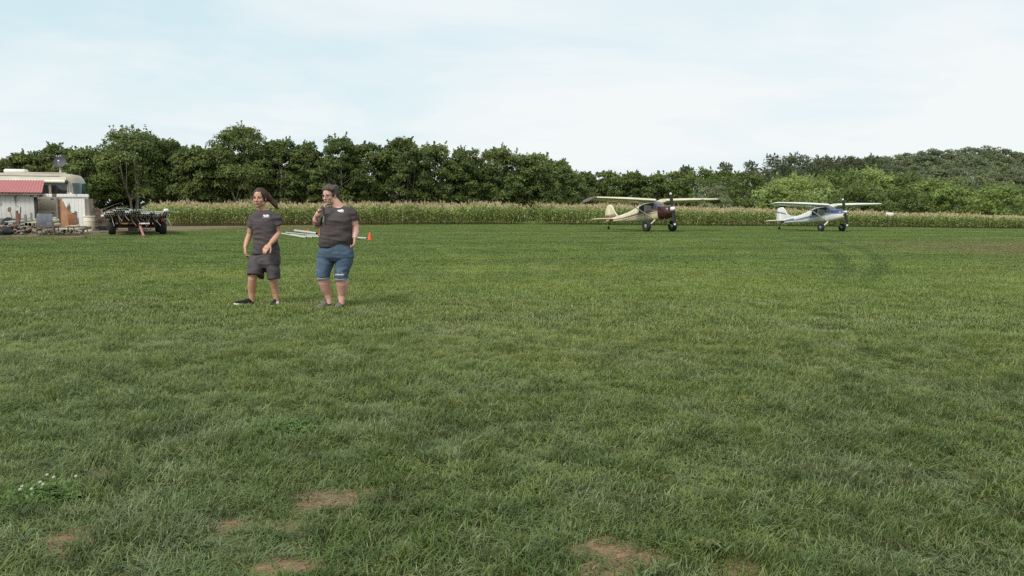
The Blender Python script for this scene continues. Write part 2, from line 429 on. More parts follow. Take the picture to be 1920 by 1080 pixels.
def grass():
    rng=np.random.default_rng(3)
    T=[]
    for i in range(5): T.append(blades(rng,30,.055,.030,.080,.0038,.85,3))
    for i in range(4): T.append(blades(rng,90,.16,.035,.070,.0075,.6,2))
    for i in range(4): T.append(blades(rng,560,.60,.016,.044,.017,.5,2))
    for i in range(3): T.append(blades(rng,16,.07,.015,.055,.0035,.05,2,True))
    kinds=[[0,1,2,3,4],[5,6,7,8],[9,10,11,12],[13,14,15]]
    pts=[];rot=[];sca=[];vi=[]
    def scatter(y0,y1,dens,k,s0,s1):
        yy=y0
        area=0
        n=int(dens*(.72*(y1*y1-y0*y0)+3*(y1-y0)))
        u=rng.uniform(0,1,n); Y=np.sqrt(y0*y0+u*(y1*y1-y0*y0)); X=rng.uniform(-1,1,n)*(.70*Y+1.2)
        for x,y in zip(X,Y):
            if k==2:
                if y>corn_y(x)-.2: continue
                if x<-19.0 and y>39.5: continue
                if y>50 and x<-13: 
                    if rng.uniform()<.35: continue
            h=1.0
            if y<9.5:
                b=bare_at(x,y)
                if rng.uniform()<b*.86: continue
                h*=1-.45*b
            tuft=mnoise.noise(Vector((x*1.5,y*1.5,9)))*.6+mnoise.noise(Vector((x*3.6,y*3.6,2)))*.75
            if k<2: h*=max(.38,.95+(1.05 if k==0 else .6)*tuft)
            s=rng.uniform(s0,s1)
            la=mnoise.noise(Vector((x*.7,y*.7,20)))*3.0+.4
            tilt=(.42+.30*tuft) if k==0 else .14 if k==1 else .02
            pts.append((x,y,relief(x,y)-.004))
            rot.append((tilt*math.sin(la),tilt*math.cos(la)*1.0,rng.uniform(0,2*PI) if k else la+rng.uniform(-2.2,2.2)))
            sca.append((s,s,s*h)); vi.append(kinds[k][int(rng.integers(len(kinds[k])))])
    scatter(2.5,9.2,600,0,.75,1.3)
    scatter(8.6,19,75,1,.85,1.25)
    scatter(17.5,80,2.6,2,.8,1.2)
    for bx,by,rx,ry,st in BARE:                       # dead straw lying on the bare soil
        for _ in range(int(rx*ry*1500*st)):
            a=rng.uniform(0,6.28); q=math.sqrt(rng.uniform())*1.5; x=bx+rx*q*math.cos(a); y=by+ry*q*math.sin(a)
            b=bare_at(x,y)
            if b<.08: continue
            if rng.uniform()<.16:
                pts.append((x,y,relief(x,y)-.002)); rot.append((rng.uniform(-.3,.3),rng.uniform(-.3,.3),rng.uniform(0,6.28))); s=rng.uniform(.35,.7); sca.append((s,s,s*.7)); vi.append(int(rng.integers(5)))
            else:
                pts.append((x,y,relief(x,y)+.002)); rot.append((0,0,rng.uniform(0,6.28))); s=rng.uniform(.6,1.2); sca.append((s,s,s*.6)); vi.append(int(rng.integers(13,16)))
    Vs=[];Fs=[];tip=[];hue=[];vid=[];o=0
    for i,(V,F,tp,hu) in enumerate(T):
        Vs.append(V);Fs.append(F+o);o+=len(V);tip.append(tp);hue.append(hu);vid.append(np.full(len(V),i))
    n0=o; n=len(pts)
    V=np.concatenate(Vs+[np.array(pts)]); F=np.concatenate(Fs)
    z=np.zeros(n)
    R=np.concatenate([np.zeros((n0,3)),np.array(rot)]).astype(np.float32); SC=np.concatenate([np.ones((n0,3)),np.array(sca)]).astype(np.float32)
    VID=np.concatenate(vid+[np.full(n,-1)]).astype(np.int32); PICK=np.concatenate([np.zeros(n0),np.array(vi)]).astype(np.int32)
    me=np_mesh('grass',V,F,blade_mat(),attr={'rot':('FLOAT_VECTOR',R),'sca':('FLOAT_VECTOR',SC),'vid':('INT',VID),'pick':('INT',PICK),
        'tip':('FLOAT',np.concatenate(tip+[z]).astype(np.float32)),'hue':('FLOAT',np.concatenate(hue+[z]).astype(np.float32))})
    o=link('grass',me); tag(o,'mown green turf covering the airfield',"grass",kind='stuff')
    g=bpy.data.node_groups.new('grass_scatter','GeometryNodeTree')
    g.interface.new_socket('Geometry',in_out='INPUT',socket_type='NodeSocketGeometry'); g.interface.new_socket('Geometry',in_out='OUTPUT',socket_type='NodeSocketGeometry')
    N=g.nodes; Lk=g.links.new
    gi=N.new('NodeGroupInput'); go=N.new('NodeGroupOutput')
    def attr(nm,ty):
        a=N.new('GeometryNodeInputNamedAttribute'); a.data_type=ty; a.inputs['Name'].default_value=nm; return a.outputs[0]
    vidn=attr('vid','INT')
    join=N.new('GeometryNodeJoinGeometry')
    def sep(val):
        c=N.new('FunctionNodeCompare'); c.data_type='INT'; c.operation='EQUAL'; Lk(vidn,c.inputs[2]); c.inputs[3].default_value=val
        s=N.new('GeometryNodeSeparateGeometry'); s.domain='POINT'; Lk(gi.outputs[0],s.inputs[0]); Lk(c.outputs[0],s.inputs[1]); return s.outputs[0]
    for i in range(len(T)):
        gt=N.new('GeometryNodeGeometryToInstance'); Lk(sep(len(T)-1-i),gt.inputs[0]); Lk(gt.outputs[0],join.inputs[0])
    mp=N.new('GeometryNodeMeshToPoints'); Lk(sep(-1),mp.inputs['Mesh'])
    ip=N.new('GeometryNodeInstanceOnPoints'); Lk(mp.outputs[0],ip.inputs['Points']); Lk(join.outputs[0],ip.inputs['Instance'])
    ip.inputs['Pick Instance'].default_value=True; Lk(attr('pick','INT'),ip.inputs['Instance Index'])
    Lk(attr('rot','FLOAT_VECTOR'),ip.inputs['Rotation']); Lk(attr('sca','FLOAT_VECTOR'),ip.inputs['Scale'])
    Lk(ip.outputs[0],go.inputs[0])
    md=o.modifiers.new('scatter','NODES'); md.node_group=g
    print('grass tufts',n)
grass()
# ------------------------------------------------------------------ trees
LEAF=leaf_mat('tree_foliage',.36); LEAF_SOFT=leaf_mat('willow_foliage',.42,.6,.9,.22)
BARK=mat('bark',(.19,.165,.135),.9,var=.35,scale=3,stretch=(3,3,.6),bump=.8,bscale=14)
BARK_PALE=mat('pale_bark',(.30,.27,.225),.9,var=.3,scale=3,stretch=(3,3,.6),bump=.6,bscale=14)
BARK_DARK=mat('dark_bark',(.10,.085,.07),.9,var=.3,scale=3,stretch=(3,3,.6),bump=.6,bscale=14)

def rand_dirs(rng,n):
    v=rng.normal(size=(n,3)); return v/np.linalg.norm(v,axis=1,keepdims=True)
def leaf_quads(rng, pos, nrm, size, tint, stretch=1.35):
    n=len(pos)
    nn=nrm+rng.normal(size=(n,3))*.55; nn/=np.linalg.norm(nn,axis=1,keepdims=True)
    r=rng.normal(size=(n,3)); u=np.cross(nn,r); u/=np.linalg.norm(u,axis=1,keepdims=True)+1e-9; w=np.cross(nn,u)
    s=(size*rng.uniform(.55,1.4,n))[:,None]*.5
    V=np.stack([pos-u*s*stretch, pos-w*s*.62+nn*s*.18, pos+u*s*stretch, pos+w*s*.62+nn*s*.18],1).reshape(-1,3)
    return V,np.repeat(tint,4,0)
def crown_arrays(rng, H, R, zb, nleaf, leaf, col, clump=.23, nc=None, lump=.22, spiky=.06, Ry=None, dome=.62, sprays=True):
    """clumps spread through an uneven volume; leaves over every clump"""
    Ry=Ry or R
    nc=nc or int(80+R*14)
    ph=rng.uniform(0,6.28,6)
    C=[];RC=[]
    hgt=H-zb
    tries=0
    while len(C)<nc and tries<nc*30:
        tries+=1
        tt=rng.uniform(0,1)**.9; a=rng.uniform(0,2*PI)
        prof=max(.35,math.sin(PI*min(1,max(0,tt*.70+.24)))**dome)
        env=prof*(1+lump*math.sin(2*a+ph[0]+tt*3)+lump*.7*math.sin(3*a+ph[1]-tt*4)+lump*.5*math.sin(5*a+ph[2]+tt*7))
        q=math.sqrt(rng.uniform(.12,1.0))
        rc=R*clump*rng.uniform(.6,1.15)
        rr=max(0,(env*R-rc*.55))*q
        C.append((rr*math.cos(a),rr*math.sin(a)*Ry/R,zb+hgt*(.03+.97*tt)-rc*.8*tt)); RC.append(rc)
    C=np.array(C);RC=np.array(RC)
    per=np.maximum(8,(nleaf*RC**2/np.sum(RC**2)).astype(int))
    pos=[];nrm=[];tint=[]
    for c,rc,n in zip(C,RC,per):
        d=rand_dirs(rng,n); d[:,2]=np.where(d[:,2]<-.3,-d[:,2]*.7,d[:,2])
        k=rng.uniform(.45,1.08,n)**.6
        p=c+d*(rc*k)[:,None]*np.array([1.08,1.08,.82])
        ct=rng.uniform(.80,1.22); yl=rng.uniform(-.08,.12)
        lt=rng.uniform(.8,1.22,n)*ct
        tcol=np.array(col)*lt[:,None]*np.array([1+yl,1+yl*.35,1-yl])
        pos.append(p);nrm.append(d+np.array([0,0,.35]));tint.append(tcol)
    if sprays:                                    # shoots that stick out of the outline
        ns=int(nc*1.3)
        for _ in range(ns):
            i=int(rng.integers(len(C))); d=rand_dirs(rng,1)[0]; d[2]=abs(d[2])*1.1+.25; d/=np.linalg.norm(d)
            L=RC[i]*rng.uniform(.35,.85); n=int(9+L*9)
            f=rng.uniform(0,1,n)
            p=C[i]+d*(RC[i]*.8+L*f)[:,None]+rng.normal(size=(n,3))*.10*RC[i]*(1.1-f)[:,None]
            pos.append(p);nrm.append(np.tile(d,(n,1))*.3+rand_dirs(rng,n));tint.append(np.array(col)*rng.uniform(.85,1.3,n)[:,None])
    pos=np.concatenate(pos);nrm=np.concatenate(nrm);tint=np.concatenate(tint)
    V,T=leaf_quads(rng,pos,nrm,leaf,tint)
    return V,T,C,RC
def quadF(n): return np.arange(n*4,dtype=np.int32).reshape(-1,4)

def make_tree(name,label,px,top,hw,Y,col,seed,zb=1.6,nleaf=6500,leaf=.27,group=None,bark=None,fork=2,trunk_r=.17,matl=None,clump=.23,lump=.17,dome=.52,sprays=True,trunk=True,lean=0,base_py=None,nc=None,cat='tree',wide=1.27):
    rng=np.random.default_rng(seed)
    b=P(px,400,Y); tp=P(px,top,Y); H=tp.z; R=hw*wide*Y/FPX
    t_=thing(name,label,cat,(b.x,Y,0),rng.uniform(0,.4)-.2,group)
    V,T,C,RC=crown_arrays(rng,H,R,zb,nleaf,leaf,col,clump=clump,lump=lump,dome=dome,sprays=sprays,nc=nc)
    # fit the crown's top to the height asked for
    zmax=np.percentile(V[:,2],99.7); V[:,2]=np.where(V[:,2]>zb,zb+(V[:,2]-zb)*(H-zb)/(zmax-zb),V[:,2]); C[:,2]=zb+(C[:,2]-zb)*(H-zb)/(zmax-zb)
    link('crown',np_mesh('crown',V,quadF(len(V)//4),matl or LEAF,col=T),t_)
    if trunk:
        m=MB(); 
        for k in range(fork):
            a=rng.uniform(0,6.28); r0=trunk_r*(1 if k==0 else .75)
            off=Vector((math.cos(a),math.sin(a),0))*(.0 if k==0 else .22)
            pts=[off*.6+Vector((0,0,-.08))]; d=Vector((math.cos(a)*.25+lean,math.sin(a)*.25,1)).normalized()
            n=7; z=(H-zb)*.62+zb
            for i in range(1,n):
                d=(d+Vector((rng.normal()*.10,rng.normal()*.10,.05))).normalized(); pts.append(pts[-1]+d*(z/(n-1)))
            rad=[r0*(1.35 if i==0 else 1)*(1-.78*i/(n-1)) for i in range(n)]
            m.tube(pts,rad,8)
            for j in range(6):
                i=int(rng.integers(2,n-1)); c=Vector(C[int(rng.integers(len(C)))])
                p0=pts[i]; mid=(p0+c)/2+Vector((rng.normal()*.15,rng.normal()*.15,.25))
                m.tube([p0,(p0+mid)/2+Vector((0,0,.08)),mid,(mid+c)/2,c],[rad[i]*.62,rad[i]*.5,rad[i]*.36,rad[i]*.24,.02],6)
        m.build('trunk',bark or BARK,t_)
    return t_

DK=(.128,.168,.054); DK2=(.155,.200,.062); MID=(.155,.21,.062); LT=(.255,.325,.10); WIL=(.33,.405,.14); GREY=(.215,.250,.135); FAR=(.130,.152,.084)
ROWG='trees in the dark row behind the corn'
row=[ # px, top, half width, depth, label
 (2,303,44,86,DK,'low dark green tree at the left edge of the photo, behind the motorhome roof'),
 (52,288,46,88,DK2,'dark green tree sloping down to the left behind the white roof unit of the motorhome'),
 (104,271,44,90,DK,'dark green tree directly behind the satellite dish'),
 (166,279,46,80,MID,'lighter green forked tree between the motorhome front and the pipe trailer'),
 (252,239,62,82,DK2,'tall broad dark green tree rising above the trailer loaded with pipes'),
 (318,264,44,86,DK,'dark green tree just right of the tall tree over the pipe trailer'),
 (362,276,44,84,DK2,'lower dark tree with a leaning pale limb, left of the man'),
 (408,279,40,88,DK,'lower dark green tree wedged against the left side of the tallest crown behind the man'),
 (457,238,58,86,DK2,'tallest dark green tree standing right behind the man'),
 (524,262,44,87,DK,'rounded dark tree above the man with the flying hair, right of the tallest one'),
 (572,268,36,88,DK2,'dark tree at the left side of the sky gap over the woman'),
 (638,257,42,88,DK,'dark tree at the right side of the sky gap, above the woman'),
 (688,270,40,90,DK2,'dark tree just right of the woman, second from the sky gap'),
 (754,260,46,91,DK,'dark tree with a peaked top right of the woman'),
 (816,271,44,93,DK2,'flat topped dark tree left of the middle of the row'),
 (872,278,40,95,DK,'dark tree in the middle of the photo behind the corn'),
 (934,276,46,97,DK2,'broad dark tree right of the middle of the photo'),
 (988,291,42,97,DK,'dark tree with a paler tip behind it near the right end of the tall row'),
 (1036,300,38,100,DK2,'last tall dark tree at the right end of the tall row, sloping down'),
]
for i,(px,top,hw,Y,c,lab) in enumerate(row):
    left=px<620
    make_tree('broadleaf_tree',lab,px,top,hw,Y,c,100+i,zb=1.7 if left else 1.3,nleaf=15000,leaf=.215,group=ROWG,bark=BARK_PALE if i in(3,4,6,8,9,10,11) else BARK,fork=3 if i in(3,4,8) else 2,trunk_r=.20 if i in(3,4) else .15)
make_tree('broadleaf_tree','pale yellow green tree top showing over the right end of the tall row',1008,287,26,112,LT,140,zb=2,nleaf=3500,leaf=.3,group=None)
make_tree('broadleaf_tree','bright green bush filling the gap between the tall row and the lower row',1066,318,28,112,MID,141,zb=.4,nleaf=3500,leaf=.3,sprays=False)
G2='lower dark trees behind the cream aircraft'
for i,(px,top,hw,Y,c,lab) in enumerate([
 (1098,323,32,122,DK,'lower dark tree above the left wingtip of the cream aircraft'),
 (1142,321,32,122,DK2,'lower dark tree above the tail of the cream aircraft'),
 (1188,322,34,124,DK,'lower dark tree above the cabin of the cream aircraft'),
 (1232,323,32,124,DK2,'lower dark tree above the propeller of the cream aircraft'),
 (1268,322,30,126,MID,'lower mid green tree just right of the cream aircraft propeller'),]):
    make_tree('broadleaf_tree',lab,px,top,hw,Y,c,160+i,zb=.9,nleaf=9000,leaf=.25,group=G2)
G3='rounded light green willows on the right'
for i,(px,top,hw,Y,c,zb,nl,lab) in enumerate([
 (1312,314,38,128,MID,.5,5200,'mid green rounded tree above the right wingtip of the cream aircraft'),
 (1358,318,36,124,MID,.5,5000,'mid green rounded tree left of the big light willow'),
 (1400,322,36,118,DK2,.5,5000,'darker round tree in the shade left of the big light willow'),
 (1490,324,70,104,WIL,.1,9000,'big light green dome shaped willow behind the tail of the white aircraft'),
 (1452,346,26,97,LT,.1,3000,'small light green bushy willow in front of the big dome, over the white tail'),
 (1575,318,46,108,MID,.2,6000,'mid green willow above the cabin of the white aircraft'),
 (1625,312,52,112,WIL,.2,6500,'tallest light green willow right of the white aircraft cabin'),
 (1610,345,46,98,DK2,.1,5000,'low shaded willow behind the propeller of the white aircraft'),  # shade between the lit domes is put into a darker leaf colour
 (1690,324,46,112,MID,.2,6000,'rounded willow above the white sign in the corn'),
 (1690,352,42,100,DK2,.1,4500,'low shaded willow directly behind the white sign'),  # darker leaf colour again stands in for shade
 (1742,334,42,108,LT,.2,5500,'light green willow right of the white sign'),
 (1786,347,36,104,LT,.1,4500,'small light willow at the right end of the willow group'),
 (1872,345,48,100,LT,.1,6500,'round green tree standing apart near the right edge of the photo'),
 (1928,352,40,104,MID,.1,4500,'green tree cut off by the right edge of the photo'),]):
    make_tree('willow_tree',lab,px,top,hw,Y,c,180+i,zb=zb,nleaf=nl,leaf=.26,group=G3,matl=LEAF_SOFT,clump=.24,lump=.12,dome=.5,nc=90,trunk_r=.14)
make_tree('willow_bush','pale grey green bush behind the right wing of the cream aircraft',1334,346,40,96,GREY,201,zb=.05,nleaf=5200,leaf=.2,matl=LEAF_SOFT,clump=.2,nc=80,dome=.5,trunk_r=.07,cat='bush')
G4='thin topped trees on the skyline'
for i,(px,top,hw,Y,nl,lab) in enumerate([
 (1284,310,16,170,700,'small thin topped tree on the skyline right of the cream aircraft propeller'),
 (1356,304,20,175,900,'bare looking thin tree on the skyline left of the gap'),
 (1404,301,18,172,480,'wispy half bare tree standing alone on the skyline'),
 (1452,290,26,180,1900,'feathery tree at the left end of the skyline trees'),
 (1494,288,28,182,2400,'feathery tallest tree of the skyline group over the big willow'),
 (1544,293,30,184,2600,'broad feathery skyline tree above the white aircraft cabin'),
 (1590,294,28,186,2600,'feathery skyline tree above the white aircraft propeller'),
 (1634,292,30,188,2800,'feathery skyline tree where the wooded hill begins'),]):
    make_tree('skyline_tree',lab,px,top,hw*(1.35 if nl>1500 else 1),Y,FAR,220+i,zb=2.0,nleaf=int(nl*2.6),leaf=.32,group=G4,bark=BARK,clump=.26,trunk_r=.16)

# low growth under and behind the row: reads as one dark mass
def mass(name,label,cat,items,col,leaf,seed,matl):
    rng=np.random.default_rng(seed); Vs=[];Ts=[]
    for (x,y,z0,H,R,n,k) in items:
        V,T,_,_=crown_arrays(rng,H,R,.0,n,leaf,tuple(c*k for c in col),clump=.36,nc=max(8,int(n/34)),lump=.2,sprays=False,dome=.45)
        V[:,0]+=x;V[:,1]+=y;V[:,2]+=z0; Vs.append(V);Ts.append(T)
    V=np.concatenate(Vs);T=np.concatenate(Ts)
    o=link(name,np_mesh(name,V,quadF(len(V)//4),matl,col=T)); tag(o,label,cat,kind='stuff'); return o
r_=random.Random(21); it=[]
for px in range(-40,1090,13):
    Y=(95 if px<640 else 103)+r_.uniform(0,5)+(max(0,px-900)*.04); x=P(px+r_.uniform(-8,8),400,Y).x
    tp=np.interp(px,[q[0] for q in row],[q[1] for q in row]); Ht=P(px,tp,Y).z
    it.append((x,Y,0,r_.uniform(.55,.80)*Ht,r_.uniform(2.2,3.0),1500,r_.uniform(.55,.95)))
mass('undergrowth','dark tangle of low growth under and behind the tree row','undergrowth',it,DK,.34,33,LEAF)
it=[]
for px in range(1080,1960,26):
    Y=136+r_.uniform(0,8); x=P(px+r_.uniform(-8,8),400,Y).x
    it.append((x,Y,0,r_.uniform(6,8.2),r_.uniform(3,4.2),1100,r_.uniform(.75,1.1)))
mass('back_growth','dark green growth closing the gaps behind the willows','undergrowth',it,DK2,.38,34,LEAF)

# wooded hill on the right
def hill():
    xs=np.linspace(40,420,60); ys=np.linspace(190,520,30); V=[]
    def hz(x,y):
        u=min(1,max(0,(x-(y-300)*.25-62)/95)); v=min(1,max(0,(y-195)/90))
        return 14*(u*u*(3-2*u))*(v*v*(3-2*v))-.4+1.2*mnoise.noise(Vector((x*.03,y*.03,1)))*u
    for y in ys:
        for x in xs: V.append((x,y,hz(x,y)))
    idx=np.arange(len(V)).reshape(len(ys),len(xs)); F=np.stack([idx[:-1,:-1],idx[:-1,1:],idx[1:,1:],idx[1:,:-1]],-1).reshape(-1,4)
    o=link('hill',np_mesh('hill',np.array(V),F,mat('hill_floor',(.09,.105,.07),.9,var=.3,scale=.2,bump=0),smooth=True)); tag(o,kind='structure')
    return hz
hz=hill(); it=[]
HILLTOP=[(1440,318),(1520,306),(1600,299),(1650,293),(1690,286),(1735,277),(1765,283),(1800,279),(1850,274),(1890,281),(1920,285),(1990,286)]
for px in range(1442,2010,9):
    for k,(Y,drop) in enumerate([(300,0),(285,14),(268,28),(250,42),(232,56),(215,68)]):
        q=px+r_.uniform(-6,6)
        for (a,ta),(b,tb) in zip(HILLTOP[:-1],HILLTOP[1:]):
            if a<=q<=b: tp=ta+(tb-ta)*(max(q,a)-a)/(b-a)
        if r_.random()<.25 and k: continue
        Hz=r_.uniform(6.0,9.0); z=P(q,tp+drop*.9+r_.uniform(-2,4),Y).z-Hz
        x=P(q,400,Y).x
        z=z+.5
        it.append((x,Y,z,Hz,r_.uniform(2.8,4.2),850,r_.uniform(.85,1.12)))
HAZE_TINT=(.200,.235,.130)  # distance haze put into the leaf colour: paler and greyer green
mass('far_wood','hazy grey green woodland covering the hill on the right','woodland',it,HAZE_TINT,.5,35,leaf_mat('far_foliage',.45,.8,.12,.2))

# ------------------------------------------------------------------ corn
def corn():
    rng=np.random.default_rng(11)
    m,t,b=new_mat('corn_leaves')
    at=t.new('ShaderNodeAttribute',attribute_name='tint').outputs['Color']; pos=t.new('ShaderNodeNewGeometry').outputs['Position']
    c=t.mix(t.math('MULTIPLY',t.ramp(t.noise(pos,.35,3),.3,.7),.3),at,(.62,.70,.55,1),'MULTIPLY')
    t.lk(c,b.inputs['Base Color']); b.inputs['Roughness'].default_value=.5; b.inputs['Specular IOR Level'].default_value=.35
    tr=t.new('ShaderNodeBsdfTranslucent'); t.lk(c,tr.inputs['Color']); mx=t.new('ShaderNodeMixShader'); mx.inputs[0].default_value=.3
    t.lk(b.outputs[0],mx.inputs[1]); t.lk(tr.outputs[0],mx.inputs[2]); t.lk(mx.outputs[0],m.node_tree.nodes['Material Output'].inputs['Surface'])
    def plant(full):
        V=[];F=[];T=[]
        def strip(pts,wd,side,cols):
            b=len(V)
            for p,w,c in zip(pts,wd,cols):
                V.append(p-side*w); V.append(p+side*w); T.append(c); T.append(c)
            for i in range(len(pts)-1): F.append((b+2*i,b+2*i+1,b+2*i+3,b+2*i+2))
        Hs=1.42
        g=np.array([.255,.325,.100])
        # stalk: two crossed strips
        zs=np.array([0 if full else .7,.75,1.2,Hs]); ln=rng.normal(size=2)*.03
        pts=[np.array([ln[0]*z,ln[1]*z,z]) for z in zs]
        for sd in (np.array([1,0,0.]),np.array([0,1,0.])):
            strip(pts,[.016,.013,.010,.006],sd,[np.array([.24,.21,.10]),g*1.1,g*1.15,np.array([.34,.28,.14])])
        nl=11 if full else 6; a0=rng.uniform(0,6.28)
        for i in range(nl):
            z=(.18+1.12*i/(nl-1)) if full else (.75+.55*i/(nl-1)); a=a0+i*PI+rng.normal()*.45
            d=np.array([math.cos(a),math.sin(a),0]); sd=np.array([-math.sin(a),math.cos(a),0])
            L=rng.uniform(.5,.8)*(1-.25*abs(z-.7)); up=rng.uniform(.8,1.25); pts=[];ang=up
            p=np.array([ln[0]*z,ln[1]*z,z]); 
            for s in range(6):
                pts.append(p.copy()); p=p+(d*math.cos(ang)+np.array([0,0,math.sin(ang)]))*L/5; ang-=rng.uniform(.28,.52)
            dry=max(0,min(1,(.45-z)*2.2+rng.normal()*.30)); k=rng.uniform(.75,1.3)
            cc=(g*k)*(1-dry)+np.array([.42,.31,.16])*dry*k
            if rng.uniform()<.18: cc=np.array([.42,.40,.16])*k
            strip(pts,np.array([.018,.038,.042,.036,.024,.004])*rng.uniform(.8,1.15),sd+np.array([0,0,rng.normal()*.3]),[cc*.9,cc,cc*1.05,cc*1.1,cc*1.1,cc*1.2])
        for i in range(7):                       # tassel
            a=rng.uniform(0,6.28); sp=rng.uniform(.15,.75) if i else .05; L=rng.uniform(.2,.34)
            d=np.array([math.cos(a)*sp,math.sin(a)*sp,1]); d/=np.linalg.norm(d); sd=np.array([-math.sin(a),math.cos(a),0])
            p0=np.array([ln[0]*Hs,ln[1]*Hs,Hs-.02]); k=rng.uniform(.8,1.25)
            tc=np.array([.62,.46,.31])*k
            strip([p0,p0+d*L*.5,p0+d*L+np.array([d[0],d[1],-.35])*L*.18],[.005,.011,.005],sd,[tc*.85,tc,tc*1.1])
        if full and rng.uniform()<.8:            # ear with husk and silk
            z=rng.uniform(.6,.85); a=rng.uniform(0,6.28); d=np.array([math.cos(a)*.35,math.sin(a)*.35,.93]); p0=np.array([ln[0]*z,ln[1]*z,z])
            for sd in (np.array([-math.sin(a),math.cos(a),0]),np.array([math.cos(a),math.sin(a),-.35])):
                strip([p0,p0+d*.1,p0+d*.22,p0+d*.27],[.014,.028,.02,.008],sd,[g*1.2,g*1.35,g*1.2,np.array([.2,.11,.06])])
        return np.array(V),np.array(F),np.array(T)
    PF=[plant(True) for _ in range(18)]; PB=[plant(False) for _ in range(10)]
    Vs=[];Fs=[];Ts=[];o=0
    for a,b_ in zip(CORN[:-1],CORN[1:]):
        dvec=b_-a; L=dvec.length; nrm=Vector((-dvec.y,dvec.x,0)).normalized()
        if nrm.y<0: nrm=-nrm
        for r in range(15):
            n=int(L/.19)
            for i in range(n):
                p=a+dvec*((i+rng.uniform(-.3,.3))/n)+nrm*(r*.76+rng.normal()*.06)
                pxx=960+FPX*p.x/p.y
                hs=np.interp(pxx,[250,330,600,1000,1250,1480,1700,1950],[.94,1.02,1.06,1.16,1.02,.88,.74,.62])
                hs*=.97+.16*mnoise.noise(Vector((p.x*.25,p.y*.25,3)))+.14*mnoise.noise(Vector((p.x*1.1,p.y*1.1,8)))+rng.normal()*.075
                if mnoise.noise(Vector((p.x*.8,p.y*.8,15)))>.42 and rng.uniform()<.6: continue
                V,F,T=(PF if r<4 else PB)[int(rng.integers(18 if r<4 else 10))]
                an=rng.uniform(0,6.28); ca,sa=math.cos(an),math.sin(an)
                W_=np.stack([V[:,0]*ca-V[:,1]*sa,V[:,0]*sa+V[:,1]*ca,V[:,2]*hs],1)+np.array([p.x,p.y,0])
                Vs.append(W_);Fs.append(F+o);o+=len(V);Ts.append(T*rng.uniform(.85,1.15))
    V=np.concatenate(Vs);F=np.concatenate(Fs);T=np.concatenate(Ts)
    ob=link('corn_field',np_mesh('corn_field',V,F,m,col=T)); tag(ob,'long field of ripening corn with tan tassels behind the airfield','corn field',kind='stuff')
    print('corn faces',len(F))
corn()
# ------------------------------------------------------------------ aircraft
RUB=mat('tyre_rubber',(.022,.021,.021),.8,var=.3,scale=8,bump=.4,bscale=30)
ALU=mat('bare_aluminium',(.55,.55,.54),.38,metal=.85,var=.12,scale=5,bump=.05)
BLACK=mat('black_paint',(.02,.02,.021),.5,var=.2)
WHITEP=mat('white_paint',(.72,.71,.68),.42,var=.06,scale=2,bump=.02,coat=.15)
GLS=glass_mat('aircraft_glass',(.035,.042,.05),.07)

# fuselage stations: x, bottom, stripe low, stripe high (belt), window top, roof, half width
FUS=[(1.38,1.02,1.17,1.25,1.36,1.44,.25),
     (1.32,.94,1.17,1.27,1.44,1.52,.35),
     (1.08,.84,1.18,1.32,1.52,1.60,.44),
     (.72,.78,1.17,1.37,1.57,1.66,.50),
     (.55,.76,1.16,1.40,1.60,1.70,.52),
     (.28,.74,1.16,1.42,1.77,1.88,.54),
     (-.02,.73,1.15,1.42,1.90,2.02,.55),
     (-.66,.74,1.14,1.42,1.90,2.05,.54),
     (-.76,.75,1.14,1.42,1.90,2.05,.54),
     (-1.40,.80,1.14,1.42,1.84,2.00,.50),
     (-1.95,.86,1.14,1.40,1.68,1.86,.43),
     (-2.7,.95,1.15,1.36,1.55,1.70,.34),
     (-3.6,1.06,1.17,1.32,1.47,1.60,.245),
     (-4.6,1.17,1.22,1.33,1.43,1.53,.15),
     (-5.45,1.25,1.28,1.34,1.40,1.47,.075),
     (-5.75,1.28,1.31,1.35,1.39,1.43,.03)]
PITCH_UP=math.radians(7.2)
AX=Matrix.Rotation(-PITCH_UP,4,'Y')
